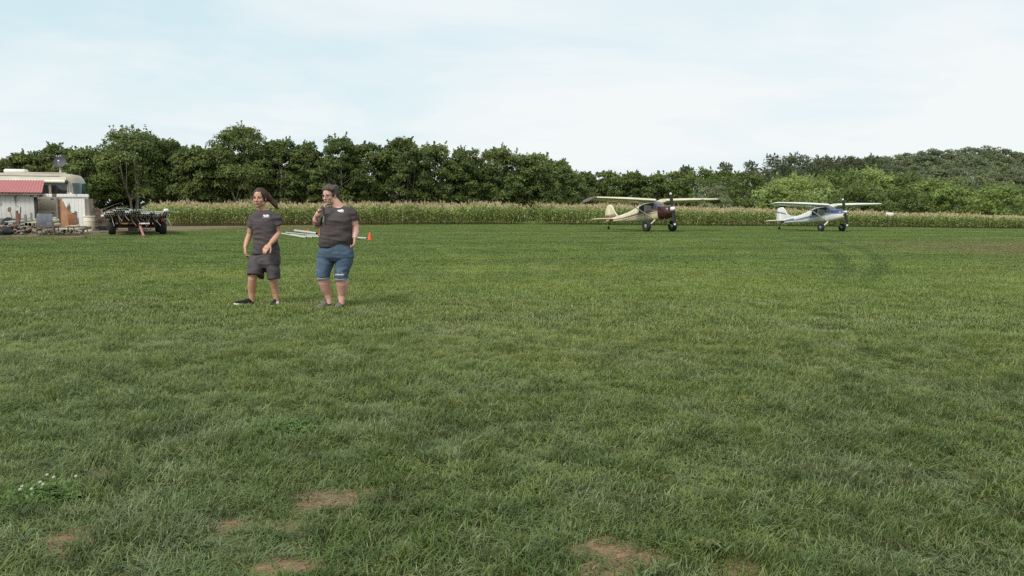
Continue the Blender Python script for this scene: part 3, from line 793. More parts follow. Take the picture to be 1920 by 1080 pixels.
def aircraft(name,label,base,stripe,cowlc,loc,head,big,fillet,tipc,topcowl=None,group=None):
    t_=thing(name,label,'airplane',loc,head,group)
    Rw=.37 if big else .33
    piv=Vector((0.08,0,Rw))
    def L(p): return (AX@(Vector(p)-piv))+piv      # level frame -> resting attitude
    def fin(m): m.v=[tuple(L(p)) for p in m.v]; return m
    mats=[base,stripe,cowlc]
    def ring(s):
        x,zb,s1,s2,zw,zt,hw=s; d=zt-zb
        h=[(0,zb),(.45*hw,zb+.01*d),(.80*hw,zb+.06*d),(.97*hw,zb+.19*d),(1.0*hw,s1),(1.0*hw,s1+(s2-s1)*.5),(.985*hw,s2),(.90*hw if x<.6 else .86*hw,zw),(.70*hw if x<.6 else .62*hw,zt-.06*d*(1 if x<.6 else 1)),(.35*hw,zt-.012*d),(0,zt)]
        return [(x,y,z) for y,z in h]+[(x,-y,z) for y,z in reversed(h[1:-1])]
    rings=[ring(s) for s in FUS]; n=len(rings[0]); nh=11
    def side(k):                                     # index of the panel from bottom to top
        return k if k<10 else 19-k
    body=MB();ws=MB();wn=MB()
    for i in range(len(rings)-1):
        for k in range(n):
            q=[rings[i][k],rings[i][(k+1)%n],rings[i+1][(k+1)%n],rings[i+1][k]]
            p=side(k); x=(FUS[i][0]+FUS[i+1][0])/2
            if -.02<x<.55 and p>=6 : ws.add(q,[(0,1,2,3)]); continue
            if p==6 and (-.66<x<-.02 or -1.40<x<-.76): wn.add(q,[(0,1,2,3)]); continue
            mi=0
            if cowlc is not None and (x>.9 or (x>.6)): mi=2
            elif p in (4,5) and not (p==4 and x<-2.2) and topcowl is None and x<.6:
                mi=1 if p==5 else 0
            if topcowl is not None:
                mi=0
                if p in (5,): mi=1
                if x>.3 and p>=6: mi=2
                if x<-3.4 and p>=5: mi=0 if p>6 else 1
            body.add(q,[(0,1,2,3)],mi)
    body.add(rings[0],[tuple(range(n))],2 if (cowlc is not None and topcowl is None) else 0); body.add(rings[-1],[tuple(range(n))])
    def weld(m):
        key={};vs=[];mp=[]
        for p in m.v:
            r=tuple(round(c,5) for c in p)
            if r not in key: key[r]=len(vs); vs.append(p)
            mp.append(key[r])
        m.f=[tuple(dict.fromkeys(mp[i] for i in f)) for f in m.f]; m.v=vs; return m
    f=fin(weld(body)).build('fuselage',[base,stripe,cowlc or base],t_,ang=50)
    fin(weld(ws)).build('windshield',GLS,t_,ang=60)
    for s in (1,-1):
        for x0,x1 in ((-.66,-.02),(-1.40,-.76)):
            w=MB()
            for a in range(0,len(wn.v),4):
                q=wn.v[a:a+4]
                if (sum(p[1] for p in q)>0)==(s>0) and x0-.05<sum(p[0] for p in q)/4<x1+.05: w.add(q,[(0,1,2,3)])
            fin(w).build('side_window',GLS,t_,smooth=False)
    # thin second stripe line
    for s in (1,-1):
        for off,hh in ((-.055,.022),(-.10,.018)) if topcowl is None else ((-.03,.03),):
            m=MB(); top=[];bot=[]
            for x,zb,s1,s2,zw,zt,hw in FUS[4:13]:
                zc=(s1+s2)/2+off; y=s*(hw*1.0+.004)
                top.append((x,y,zc+hh/2)); bot.append((x,y,zc-hh/2))
            m.add(top+bot,[(i,i+1,len(top)+i+1,len(top)+i) for i in range(len(top)-1)])
            fin(m).build('pinstripe',stripe,f)
    # door line and handle on each side
    for s in (1,-1):
        m=MB(); y=s*.5475
        for (x0,z0,x1,z1) in ((-.03,1.40,-.03,.86),(-.72,1.40,-.72,.88),(-.03,.86,-.72,.88)):
            m.tube([(x0,y,z0),(x1,y,z1)],.006,4)
        fin(m).build('door_seam',BLACK,f)
        m=MB(); m.box((-.60,s*.556,1.30),(.12,.02,.025)); fin(m).build('door_handle',ALU,t_)
    # cowling front: intakes, spinner, propeller
    for s in (1,-1):
        m=MB(); m.ell((1.375,s*.15,1.33),(.022,.07,.05),nu=16,nv=8); fin(m).build('air_intake',BLACK,t_)
    m=MB(); m.box((1.365,0,1.10),(.05,.24,.10),ch=.02); fin(m).build('lower_intake',BLACK,t_)
    m=MB(); m.tube([(.85,-.18,.86),(.82,-.19,.74),(.72,-.19,.66)],.035,8); fin(m).build('exhaust_pipe',ALU,t_)
    PX=Matrix.Translation((1.40,0,1.33))@Matrix.Rotation(PI/2,4,'Y')
    spn=MB(); spn.lathe([(.15,-.02),(.15,.04),(.135,.12),(.10,.20),(.05,.26),(.0,.28)],20,PX); fin(spn).build('spinner',WHITEP if big else ALU,t_)
    pa=math.radians(6 if big else 9)
    for s in (1,-1):
        m=MB(); vs=[];nb=9
        ext=[]
        for i in range(nb):
            r=.10+.95*i/(nb-1); c=.055+.055*math.sin(PI*min(1,(i+.8)/nb))*(1 if i<nb-1 else .4); tw=math.radians(55-38*i/(nb-1)); th=.018*(1-.6*i/(nb-1))
            ring_=[]
            for u,v in ((-1,0),(-.4,1),(.5,.7),(1,0),(.5,-.3),(-.4,-.3)):
                cx=u*c; ty=v*th
                ring_.append((1.42+cx*math.sin(tw)+ty*math.cos(tw), s*(cx*math.cos(tw)-ty*math.sin(tw)), r))
            ext.append(ring_)
        M_=Matrix.Translation((.04,0,1.33))@Matrix.Rotation(pa+(0 if s>0 else PI),4,'X')
        k=7
        a=MB(); a.rings([[M_@Vector(p) for p in r] for r in ext[:k+1]]); pb=fin(a).build('propeller_blade',BLACK,t_)
        a=MB(); a.rings([[M_@(Vector(p)*1.0) for p in r] for r in ext[k:]]); a.v=[tuple(Vector(p)) for p in a.v]; fin(a).build('blade_tip',WHITEP,pb)
    # wings
    def wing(s):
        af=[(0,.0),(.02,.035),(.08,.068),(.25,.092),(.45,.085),(.7,.05),(1,.004),(.7,-.012),(.4,-.028),(.15,-.034),(.04,-.022)]
        sec=[(.42,1.63,.42,1.0),(1.5,1.63,.42,1.0),(2.62,1.63,.42,1.0),(4.0,1.37,.36,.9),(5.0,1.20,.31,.8)]
        def rg(y,c,xl,th):
            z=1.985+math.tan(math.radians(1.9))*y
            return [(xl-u*c,s*y,z+v*c*th*1.15) for u,v in af]
        m=MB(); m.rings([rg(*q) for q in sec]); w=fin(m).build('wing',base,t_,ang=40)
        tip=[(5.0,1.20,.31,.8),(5.2,1.14,.27,.72),(5.36,.98,.19,.5),(5.46,.70,.05,.22)]
        m=MB(); rr=[rg(*q) for q in tip]
        if tipc is not None:
            for i,r in enumerate(rr): rr[i]=[(p[0],p[1],p[2]-.04*i*i*.6) for p in r]
        m.rings(rr); fin(m).build('wingtip',tipc or base,w,ang=50)
        m=MB()                                        # aileron and flap slots
        for y0,y1 in ((.6,2.55),(2.65,4.9)):
            pts=[]
            for y in (y0,y1):
                c,xl=(1.63,.42) if y<2.62 else (1.63-(y-2.62)*.181,.42-(y-2.62)*.046)
                pts.append((xl-c*.76,s*y,1.955+math.tan(math.radians(1.9))*y+.056))
            m.tube(pts,.012,4)
        fin(m).build('hinge_line',BLACK,w)
        if s>0 and tipc is not None:                      # landing light let into the leading edge
            m=MB(); y=3.55; m.box((.375,y,1.955+.033*y+.005),(.05,.26,.11),ch=.015); fin(m).build('landing_light',GLS,w)
        m=MB(); m.tube([(.08,s*.53,.86),(-.02,s*2.55,1.99)],[(.055,.026)]*2,10,ref=(1,0,0)); fin(m).build('wing_strut',base,t_)
        if not big:
            m=MB(); m.tube([(-.35,s*.53,1.0),(-.10,s*1.6,1.62)],.018,8); fin(m).build('jury_strut',base,t_)
    wing(1);wing(-1)
    # tail
    def plate(name,pts,th,matl,par=t_,mats=None,bands=None):
        m=MB(); n=len(pts)
        c=Vector((sum(p[0] for p in pts)/n,sum(p[1] for p in pts)/n,sum(p[2] for p in pts)/n))
        ax=Vector((0,1,0)) if abs(max(p[1] for p in pts)-min(p[1] for p in pts))<1e-6 else Vector((0,0,1))
        o=[Vector(p) for p in pts]; inn=[c+(p-c)*.86 for p in o]
        R=[[p+ax*.006 for p in o],[p+ax*th for p in inn]]; R2=[[p-ax*.006 for p in o],[p-ax*th for p in inn]]
        b=len(m.v); m.v+= [tuple(p) for r in (R[1],R[0],R2[0],R2[1]) for p in r]
        for i in range(3):
            for k in range(n): m.f.append((b+i*n+k,b+i*n+(k+1)%n,b+(i+1)*n+(k+1)%n,b+(i+1)*n+k)); m.m.append(0)
        m.f.append(tuple(b+k for k in range(n))); m.m.append(0); m.f.append(tuple(b+3*n+k for k in reversed(range(n)))); m.m.append(0)
        return fin(m).build(name,matl,par,ang=30)
    if fillet:
        fp=[(-3.5,0,1.60),(-4.2,0,1.72),(-4.6,0,1.95),(-4.85,0,2.38),(-5.0,0,2.52),(-5.3,0,2.54),(-5.3,0,1.42),(-4.5,0,1.48)]
        rp=[(-5.31,0,2.54),(-5.58,0,2.50),(-5.72,0,2.35),(-5.86,0,1.55),(-5.76,0,1.34),(-5.31,0,1.36)]
    else:
        fp=[(-4.35,0,1.53),(-4.75,0,1.95),(-4.95,0,2.30),(-5.08,0,2.42),(-5.3,0,2.46),(-5.3,0,1.42)]
        rp=[(-5.31,0,2.46),(-5.55,0,2.42),(-5.72,0,2.25),(-5.88,0,1.85),(-5.86,0,1.5),(-5.76,0,1.32),(-5.31,0,1.36)]
    fo=plate('tail_fin',fp,.05,base); ro=plate('rudder',rp,.035,base)
    for s in (1,-1):                                # colour band across fin and rudder
        m=MB(); y=s*.056
        if fillet: qs=[[(-4.62,y,1.86),(-5.28,y,2.03),(-5.28,y,2.16),(-4.70,y,1.99)],[(-5.33,y*.8,2.04),(-5.70,y*.8,2.13),(-5.68,y*.8,2.25),(-5.33,y*.8,2.17)]]
        else: qs=[[(-4.42,y,1.52),(-5.28,y,1.50),(-5.28,y,1.66),(-4.55,y,1.62)],[(-4.58,y,1.65),(-5.28,y,1.69),(-5.28,y,1.75),(-4.62,y,1.69)],[(-5.33,y*.8,1.50),(-5.80,y*.8,1.52),(-5.80,y*.8,1.74),(-5.33,y*.8,1.72)]]
        for q in qs: m.add(q,[(0,1,2,3)])
        fin(m).build('tail_band',stripe,fo)
    for s in (1,-1):
        plate('stabilizer',[(-4.72,s*.10,1.40),(-4.85,s*1.25,1.40),(-5.02,s*1.60,1.40),(-5.28,s*1.66,1.40),(-5.28,s*.10,1.40)],.04,base)
        plate('elevator',[(-5.30,s*.14,1.40),(-5.30,s*1.66,1.40),(-5.55,s*1.62,1.40),(-5.74,s*1.30,1.40),(-5.78,s*.4,1.40),(-5.62,s*.14,1.40)],.028,base)
    # landing gear (stands on the ground, so built unpitched)
    for s in (1,-1):
        a=L((.12,s*.38,.80)); m=MB()
        m.tube([a,(a.x+.0,s*.62,.60),(.09,s*.98,Rw+.02)],[(.075,.022),(.065,.02),(.05,.018)],8,ref=(1,0,0)); m.build('gear_leg',base if big else WHITEP,t_)
        w=thing_part('wheel',t_,(.08,s*1.08,Rw))
        wr=.125 if big else .095
        prof=[(Rw*.45,-wr*.75),(Rw*.62,-wr*1.0),(Rw*.86,-wr),(Rw*.97,-wr*.6),(Rw,0),(Rw*.97,wr*.6),(Rw*.86,wr),(Rw*.62,wr*1.0),(Rw*.45,wr*.75)]
        m=MB(); m.lathe(prof,28,Matrix.Rotation(PI/2,4,'X')); m.build('tyre',RUB,w,ang=60)
        m=MB(); m.lathe([(0,-wr*.8),(Rw*.3,-wr*.82),(Rw*.46,-wr*.6),(Rw*.46,wr*.6),(Rw*.3,wr*.82),(0,wr*.8)],20,Matrix.Rotation(PI/2,4,'X')); m.build('rim',ALU,w)
    b=L((-5.25,0,1.26)); tw=Vector((b.x-.25,0,.115)); m=MB()
    m.tube([b,(b+tw)/2+Vector((-.03,0,.08)),tw+Vector((.02,0,.08))],[.035,.026,.022],8); m.tube([tw+Vector((.02,.04,.10)),tw+Vector((0,.05,0))],.014,6); m.tube([tw+Vector((.02,-.04,.10)),tw+Vector((0,-.05,0))],.014,6)
    m.build('tailwheel_spring',BLACK,t_)
    m=MB(); m.lathe([(.0,-.035),(.05,-.04),(.09,-.045),(.115,-.02),(.115,.02),(.09,.045),(.05,.04),(0,.035)],20,Matrix.Translation(tw)@Matrix.Rotation(PI/2,4,'X')); m.build('tailwheel',RUB,t_)
    for x,y,h,dx in ((-.35,.12,.42,-.22),(-1.35,-.1,.36,-.2)) if big else ((-.45,.1,.45,-.26),):
        m=MB(); m.tube([(x,y,2.03),(x+dx,y,2.03+h)],[.012,.006],6); fin(m).build('antenna',BLACK,t_)
    for s in (-1,1):
        m=MB(); 
        for q in (-.3,0.3): m.box((-.42,s*q,1.35),(.12,.40,.55),ch=.04)
    fin(m).build('seat',mat('seat_cloth_'+name,(.12,.09,.07),.9),t_)
    return t_
def thing_part(name,parent,loc):
    o=bpy.data.objects.new(name,None); COL.objects.link(o); o.parent=parent; o.location=loc; o.empty_display_size=.1; return o
CREAM=mat('cream_paint',(.66,.60,.42),.40,var=.07,scale=1.6,bump=.02,coat=.2,dirt=(.42,.36,.22),dirt_amt=(.62,.85))
MAROON=mat('maroon_paint',(.050,.017,.016),.36,var=.2,scale=2,bump=.02,coat=.3)
STRIPE_M=mat('brown_stripe_paint',(.20,.105,.085),.45,var=.12,bump=.0)
AWHITE=mat('aircraft_white',(.70,.69,.65),.36,var=.06,scale=1.6,bump=.02,coat=.25,dirt=(.52,.51,.47),dirt_amt=(.65,.85))
BLUE=mat('blue_paint',(.035,.055,.165),.36,var=.15,bump=.0,coat=.3)
BLUEGREY=mat('blue_grey_stripe',(.17,.20,.30),.42,var=.12,bump=.0)
DARKTIP=mat('dark_tip_paint',(.13,.085,.085),.4,var=.15,bump=0)
def ray_ground(px,Y): return P(px,400,Y).x
a1=math.radians(-61); Y1=52.5
aircraft('light_aircraft','cream high wing taildragger airplane with dark red nose and fat tyres',CREAM,STRIPE_M,MAROON,(ray_ground(1236,Y1),Y1,0),a1,True,False,DARKTIP)
a2=math.radians(-66); Y2=55.6
w_=aircraft('light_aircraft','white high wing taildragger airplane with blue and grey stripe',AWHITE,BLUEGREY,BLUE,(ray_ground(1559,Y2),Y2,0),a2,False,True,None,topcowl=True)

w_.scale=(.90,.90,.90)
# ------------------------------------------------------------------ yard: motorhome, shed, junk
if 'RUB' not in globals(): RUB=mat('tyre_rubber',(.022,.021,.021),.8,var=.3,scale=8,bump=.4,bscale=30)
RVB=mat('motorhome_beige',(.42,.375,.295),.5,var=.08,scale=1.2,bump=.02,dirt=(.30,.265,.21),dirt_amt=(.6,.85))
RVW=mat('motorhome_cream',(.70,.66,.56),.45,var=.08,scale=1.5,bump=.02,dirt=(.5,.46,.38),dirt_amt=(.6,.85))
RVR=mat('motorhome_roof_grey',(.50,.48,.43),.6,var=.12,scale=1.5)
RVS=mat('motorhome_stripe_brown',(.21,.17,.135),.5,var=.1)
RVG=glass_mat('motorhome_window',(.018,.018,.017),.12); RVGG=glass_mat('green_windscreen',(.02,.05,.045),.08)
PLW=mat('white_plastic',(.78,.78,.76),.5,var=.05)
CHROME=mat('chrome',(.7,.7,.7),.2,metal=1,var=.05,bump=0)
DKM=mat('dark_metal',(.05,.05,.052),.55,var=.25)
def motorhome():
    base=P(138,440,46.0); t_=thing('motorhome','long beige and cream motorhome parked behind the derelict white shed','motorhome',(base.x,46.0,0),math.radians(16))
    # local: x forward, near side is y=0, far side y=2.45
    Wd=2.45; 
    def sec(x,zb,zt,ins,rr,wid0=0.0):
        r=rr; pts=[(x,wid0+ins,zb)]
        for k in range(7):
            a=PI/2*k/6; pts.append((x,wid0+ins+r-r*math.cos(a),zt-r+r*math.sin(a)))
        y2=Wd-ins
        for k in range(7):
            a=PI/2*(1-k/6); pts.append((x,y2-r+r*math.cos(a),zt-r+r*math.sin(a)))
        pts.append((x,y2,zb)); return pts
    m=MB(); m.rings([sec(-9.0,.42,3.28,0,.25),sec(-.16,.42,3.26,0,.25),sec(.05,.44,3.20,.02,.28),sec(.22,.48,3.02,.10,.32),sec(.34,.52,2.68,.20,.35),sec(.40,.55,1.9,.24,.2),sec(.41,.58,1.2,.26,.1)])
    body=m.build('body',RVB,t_,ang=50)
    # the side dress: cream band, brown lines, awning roller
    m=MB(); m.box((-4.6,-.004,2.98),(8.7,.012,.20)); m.build('cream_band',RVW,body)
    m=MB(); 
    for z in (3.10,2.85): m.box((-4.7,-.012,z),(8.3,.01,.035))
    m.build('trim_line',RVS,body)
    m=MB(); m.tube([(-8.6,-.10,2.80),(-.28,-.10,2.80)],.085,12); m.build('awning_roller',RVW,t_)
    m=MB(); m.tube([(-.28,-.10,2.80),(-.15,-.08,2.82)],.10,12); m.build('awning_end_cap',DKM,t_)
    m=MB(); m.tube([(-.10,-.06,2.72),(-.10,-.05,1.3)],.022,6); m.build('awning_arm',CHROME,t_)
    for x0,x1 in ((-1.82,-1.15),(-1.02,-.22),(-4.6,-3.2),(-7.4,-5.6)):
        m=MB(); m.box(((x0+x1)/2,-.008,2.36),(x1-x0,.03,.66),ch=.012); w=m.build('window',RVG,t_)
        fr=MB(); zc,hh=2.36,.35
        for (cx,cz,dx,dz) in (((x0+x1)/2,zc+hh,x1-x0+.1,.045),((x0+x1)/2,zc-hh,x1-x0+.1,.045),(x0-.03,zc,.045,.66),(x1+.03,zc,.045,.66)): fr.box((cx,-.018,cz),(dx,.03,dz))
        fr.build('frame',DKM if x0<-3 else RVB,w)
    # windscreen, wraps the front corner
    m=MB(); 
    def ws(z,x): return [(x-.30,.012,z),(x-.12,.10,z),(x+.02,.32,z),(x+.06,Wd/2,z),(x+.02,Wd-.32,z),(x-.12,Wd-.10,z),(x-.30,Wd-.012,z)]
    A=[ws(2.02,.42),ws(2.45,.39),ws(2.74,.34)]
    vs=[p for r in A for p in r]; m.add(vs,[(i*7+k,i*7+k+1,(i+1)*7+k+1,(i+1)*7+k) for i in range(2) for k in range(6)]); m.build('windscreen',RVGG,t_)
    m=MB(); m.box((.02,-.22,2.06),(.10,.16,.26),ch=.03); mr=m.build('side_mirror',PLW,t_)
    m=MB(); m.tube([(-.25,0,2.16),(0,-.20,2.14)],.02,6); m.build('mirror_arm',PLW,mr)
    # roof furniture
    m=MB(); m.box((-2.95,.75,3.37),(1.1,.75,.24),ch=.09); m.build('air_conditioner',PLW,t_)
    m=MB(); m.box((-4.4,.9,3.31),(.6,.6,.08),ch=.02); m.build('roof_vent',RVR,t_)
    m=MB(); m.tube([(-2.6,.35,3.30),(-.5,.35,3.30)],.03,6); m.build('roof_rail',RVR,t_)
    # satellite dish
    d=thing_part('satellite_dish',t_,(-.72,.85,3.24))
    m=MB(); m.box((0,0,.05),(.6,.3,.10),ch=.02); m.tube([(0,0,.08),(0,-.02,.45)],[.06,.035],8); m.build('mount',RVR,d)
    m=MB(); R_=Matrix.Translation((0,-.05,.72))@Matrix.Rotation(math.radians(72),4,'X')@Matrix.Rotation(.2,4,'Z')
    m.lathe([(0,-.08),(.13,-.07),(.25,-.04),(.33,0),(.335,.01),(.25,-.025),(.13,-.055),(0,-.065)],28,R_); m.build('reflector',mat('dish_grey',(.062,.066,.085),.6,var=.12),d)
    m=MB(); m.tube([(0,-.02,.45),(0,-.38,.62),(.03,-.42,.72)],.018,6); m.box((.03,-.42,.76),(.10,.14,.08),ch=.02); m.build('receiver_arm',RVW,d)
    # lower side: doors, wheel
    for x0,x1,z0,z1 in ((-1.62,-.72,.62,1.15),(-1.62,-.72,1.2,1.95),(-4.2,-3.0,.55,1.1),(-5.6,-4.3,.55,1.1)):
        m=MB(); m.box(((x0+x1)/2,-.006,(z0+z1)/2),(x1-x0,.02,z1-z0),ch=.006); dr=m.build('locker_door',RVB,t_)
        h=MB(); h.box((x1-.28,-.022,z1-.12),(.16,.02,.045),ch=.006); h.build('handle',DKM,dr)
    m=MB(); m.box((-2.6,-.014,1.24),(2.6,.008,.03)); m.box((-2.6,-.014,1.78),(2.6,.008,.022)); m.build('body_line',RVS,body)
    m=MB(); m.tube([(-2.15+.55*math.cos(a),-.014,.62+.55*math.sin(a)) for a in np.linspace(0,PI,15)],.05,6); m.build('wheel_arch',PLW,t_)
    m=MB(); n=16; vs=[(-2.15,-.012,.60)]+[(-2.15+.52*math.cos(a),-.012,.60+.52*math.sin(a)) for a in np.linspace(0,PI,n)]; m.add(vs,[(0,i+1,i+2) for i in range(n-1)]); m.build('wheel_well',BLACKY,t_)
    for x in (-2.15,-7.2):
        w=thing_part('wheel',t_,(x,.16,.47)); m=MB(); m.lathe([(.28,-.16),(.42,-.165),(.47,-.11),(.47,.11),(.42,.165),(.28,.16)],28,Matrix.Rotation(PI/2,4,'X')); m.build('tyre',RUB,w)
        m=MB(); m.lathe([(0,.2),(.10,.2),(.12,.14),(.24,.12),(.28,.16),(.28,0),(0,0)],20,Matrix.Rotation(PI/2,4,'X')); m.build('rim',CHROME,w)
    m=MB(); m.box((.20,Wd/2,.62),(.2,2.3,.35),ch=.05); m.build('bumper',RVB,t_)
    for y in (.42,Wd-.42): m=MB(); m.ell((.20,y,1.05),(.04,.14,.10)); m.build('headlight',PLW,t_)
BLACKY=mat('black_plastic',(.018,.018,.019),.6,var=.3)
motorhome()

# ---- shed
def peel(name,paint,under,amt=(.50,.58),seed=0.0,plank=7.0,horiz=False):
    m,t,b=new_mat(name)
    tc=t.new('ShaderNodeTexCoord').outputs['Object']; off=t.new('ShaderNodeVectorMath',operation='ADD'); t.lk(tc,off.inputs[0]); off.inputs[1].default_value=(seed,seed*2,seed)
    v=off.outputs[0]; st=t.scalevec(v,(1,1,.28) if not horiz else (.25,1,1))
    n=t.noise(st,2.6,4,.55); big=t.noise(v,.9,3)
    k=t.ramp(t.math('ADD',t.math('MULTIPLY',n,.75),t.math('MULTIPLY',big,.3)),*amt)
    wood=t.mix(t.noise(st,9,5,.7),tuple(c*.55 for c in under),under); pt=t.mix(t.noise(v,2,4),tuple(c*.86 for c in paint),paint)
    sp=t.new('ShaderNodeSeparateXYZ'); t.lk(v,sp.inputs[0])
    fr=t.math('FRACT',t.math('MULTIPLY',sp.outputs['X' if not horiz else 'Z'],plank)); seam=t.math('LESS_THAN',fr,.05)
    c=t.mix(k,pt,wood); c=t.mix(t.math('MULTIPLY',seam,.7),c,(.06,.05,.045))
    t.lk(c,b.inputs['Base Color']); b.inputs['Roughness'].default_value=.8
    bn=t.new('ShaderNodeBump'); bn.inputs['Strength'].default_value=.6; bn.inputs['Distance'].default_value=.02; t.lk(t.math('SUBTRACT',1,k),bn.inputs['Height']); t.lk(bn.outputs[0],b.inputs['Normal'])
    return m
WPEEL=peel('peeling_white_boards',(.66,.65,.63),(.16,.14,.12),(.60,.68),0,4.2)
WPEEL2=peel('flaking_white_boards',(.74,.73,.71),(.15,.12,.10),(.57,.63),5.0,5.5)
GREYW=mat('grey_weathered_wood',(.20,.18,.155),.9,var=.3,scale=2,stretch=(1,1,.3),bump=.5)
PLY=mat('orange_plywood',(.43,.225,.125),.75,var=.22,scale=3,stretch=(1,1,.4),bump=.3,dirt=(.30,.16,.095),dirt_amt=(.55,.75))
def redroof():
    m,t,b=new_mat('red_metal_roof')
    tc=t.new('ShaderNodeTexCoord').outputs['Object']; sp=t.new('ShaderNodeSeparateXYZ'); t.lk(tc,sp.inputs[0])
    pan=t.math('FLOOR',t.math('MULTIPLY',sp.outputs['X'],1.05)); wn=t.new('ShaderNodeTexWhiteNoise',noise_dimensions='1D'); t.lk(pan,wn.inputs['W'])
    c=t.mix(wn.outputs['Value'],(.36,.115,.115),(.43,.15,.145)); c=t.mix(t.ramp(t.noise(tc,2,5),.5,.8),c,(.40,.15,.14))
    t.lk(c,b.inputs['Base Color']); b.inputs['Roughness'].default_value=.55; return m
def shed():
    Y=43.6; rz=math.radians(9)
    o=P(112,430,Y); t_=thing('derelict_shed','derelict white shed with red metal roof, open doorway and broken plywood wall','shed',(o.x,Y,0),rz)
    cz=math.cos(rz); k=Y/FPX/cz
    X=lambda px:(px-112)*k*1.02
    Z=lambda py,px=80:P(px,py,Y).z
    xl=X(-70)
    # left wall with a grey foundation band
    m=MB(); m.box(((xl+X(72))/2,0,(Z(362)+Z(410))/2),(X(72)-xl,.09,Z(362)-Z(410)),ch=.008); m.build('wall',WPEEL,t_)
    m=MB(); m.box(((xl+X(71))/2,.02,Z(410)/2-.01),(X(71)-xl,.10,Z(410)-.02)); m.build('foundation',GREYW,t_)
    for px in (16,41,65,-10,-36):
        m=MB(); m.box((X(px),-.07,Z(364)-.05),(.07,.12,.10),ch=.008); m.build('rafter_end',PLW,t_)
    # roof sheet, ribbed
    z0,z1=Z(361.5),Z(338); dep=1.5
    M_=(Matrix.Translation((o.x,Y,0))@Matrix.Rotation(rz,4,'Z')).inverted(); xr0=(M_@P(79,361.5,Y-.5)).x; xr1=(M_@P(83.5,338,Y+dep*.98)).x; xr1=(M_@P(83.5,338,Y+dep+xr1*math.sin(rz))).x; z1=P(83,338.5,Y+dep).z
    m=MB(); n=90; top=[];bot=[]
    for i in range(n+1):
        u=i/n; bump_=.022 if (i%3==0) else 0
        top.append((xl+(xr1-xl)*u,dep,z1+bump_)); bot.append((xl+(xr0-xl)*u,-.42,z0+bump_))
    m.add(top+bot,[(n+1+i,n+2+i,i+1,i) for i in range(n)])
    m.add([(p[0],p[1],p[2]-.03) for p in top+bot],[(n+1+i,n+2+i,i+1,i) for i in range(n)])
    m.build('roof',redroof(),t_,smooth=False)
    m=MB(); m.box(((xl+xr0)/2,-.36,z0-.075),(xr0-xl,.04,.10)); m.build('fascia',GREYW,t_)
    # door posts and lintel
    m=MB(); m.box((X(74.3),.0,Z(369)/2),(.13,.15,Z(369))); m.build('door_post',mat('dark_post',(.045,.038,.034),.9),t_)
    m=MB(); m.box((X(110),.0,Z(371)/2),(.10,.14,Z(371))); m.build('door_post',GREYW,t_)
    m=MB(); m.box(((X(66)+X(164))/2,-.03,(Z(363.5)+Z(369.5))/2),(X(164)-X(66),.11,Z(363.5)-Z(369.5)),ch=.01); m.box(((X(110)+X(160))/2,.05,(Z(369.5)+Z(373))/2-.005),(X(160)-X(110),.06,Z(369.5)-Z(373)-.01)); m.build('lintel',WPEEL2,t_)
    # right wall: plywood sheet showing behind broken boards
    m=MB(); m.box(((X(112)+X(141))/2,.05,(Z(374)+Z(424))/2),(X(141)-X(112),.03,Z(374)-Z(424))); m.build('plywood_sheet',PLY,t_)
    m=MB(); m.box(((X(127)+X(141))/2,.03,(Z(402)+Z(424))/2),(X(141)-X(127),.02,Z(402)-Z(424))); m.build('plywood_patch',mat('dark_plywood',(.27,.11,.05),.8,var=.3,scale=3),t_)
    m=MB(); 
    outl=[(119,371),(163,371),(163,378),(158,384),(158,425),(146,424),(145,408),(141,407),(140,400),(133,398),(127,392),(124,386),(121,378),(119,377)]
    pts=[(X(px),-.03,Z(py)) for px,py in outl]; n=len(pts)
    m.add(pts+[(p[0],.02,p[2]) for p in pts],[tuple(range(n)),tuple(reversed(range(n,2*n)))]+[(i,(i+1)%n,n+(i+1)%n,n+i) for i in range(n)]); m.build('broken_wall',WPEEL2,t_,smooth=False)
    m=MB(); m.box((X(140.5),-.05,(Z(396)+Z(425))/2),(.12,.03,Z(396)-Z(425))); m.build('bare_board',mat('red_brown_board',(.20,.12,.095),.9,var=.3),t_)
    m=MB(); m.box((X(160.5),.2,(Z(372)+Z(408))/2),(.22,.5,Z(372)-Z(408))); m.box((X(157.5),.05,Z(425)/2+.3),(.08,.1,Z(425)+.8)); m.build('corner_post',GREYW,t_)
    m=MB(); m.box(((X(110)+X(158))/2,.0,Z(425)-.05),(X(158)-X(110),.14,.10)); m.build('sill_beam',GREYW,t_)
shed()

# ---- barrel
def barrel():
    b=P(166.5,429,46.5); g=b.z; 
    t_=thing('plastic_barrel','cream plastic barrel standing beside the right end of the shed','barrel',(P(168.5,430,43.9).x,43.9,0)); t_.scale=(.95,.95,1.0)
    BAR=mat('cream_plastic',(.74,.68,.52),.55,var=.06,scale=3)
    m=MB(); m.lathe([(.24,.0),(.27,.02),(.285,.1),(.29,.3),(.30,.31),(.30,.34),(.29,.35),(.295,.6),(.305,.61),(.305,.64),(.295,.65),(.29,.80),(.26,.88),(.24,.885)],32); m.build('drum',BAR,t_)
    m=MB(); m.lathe([(.305,.845),(.32,.85),(.32,.905),(.30,.91),(0,.90)],32); m.build('lid_ring',BAR,t_)
barrel()

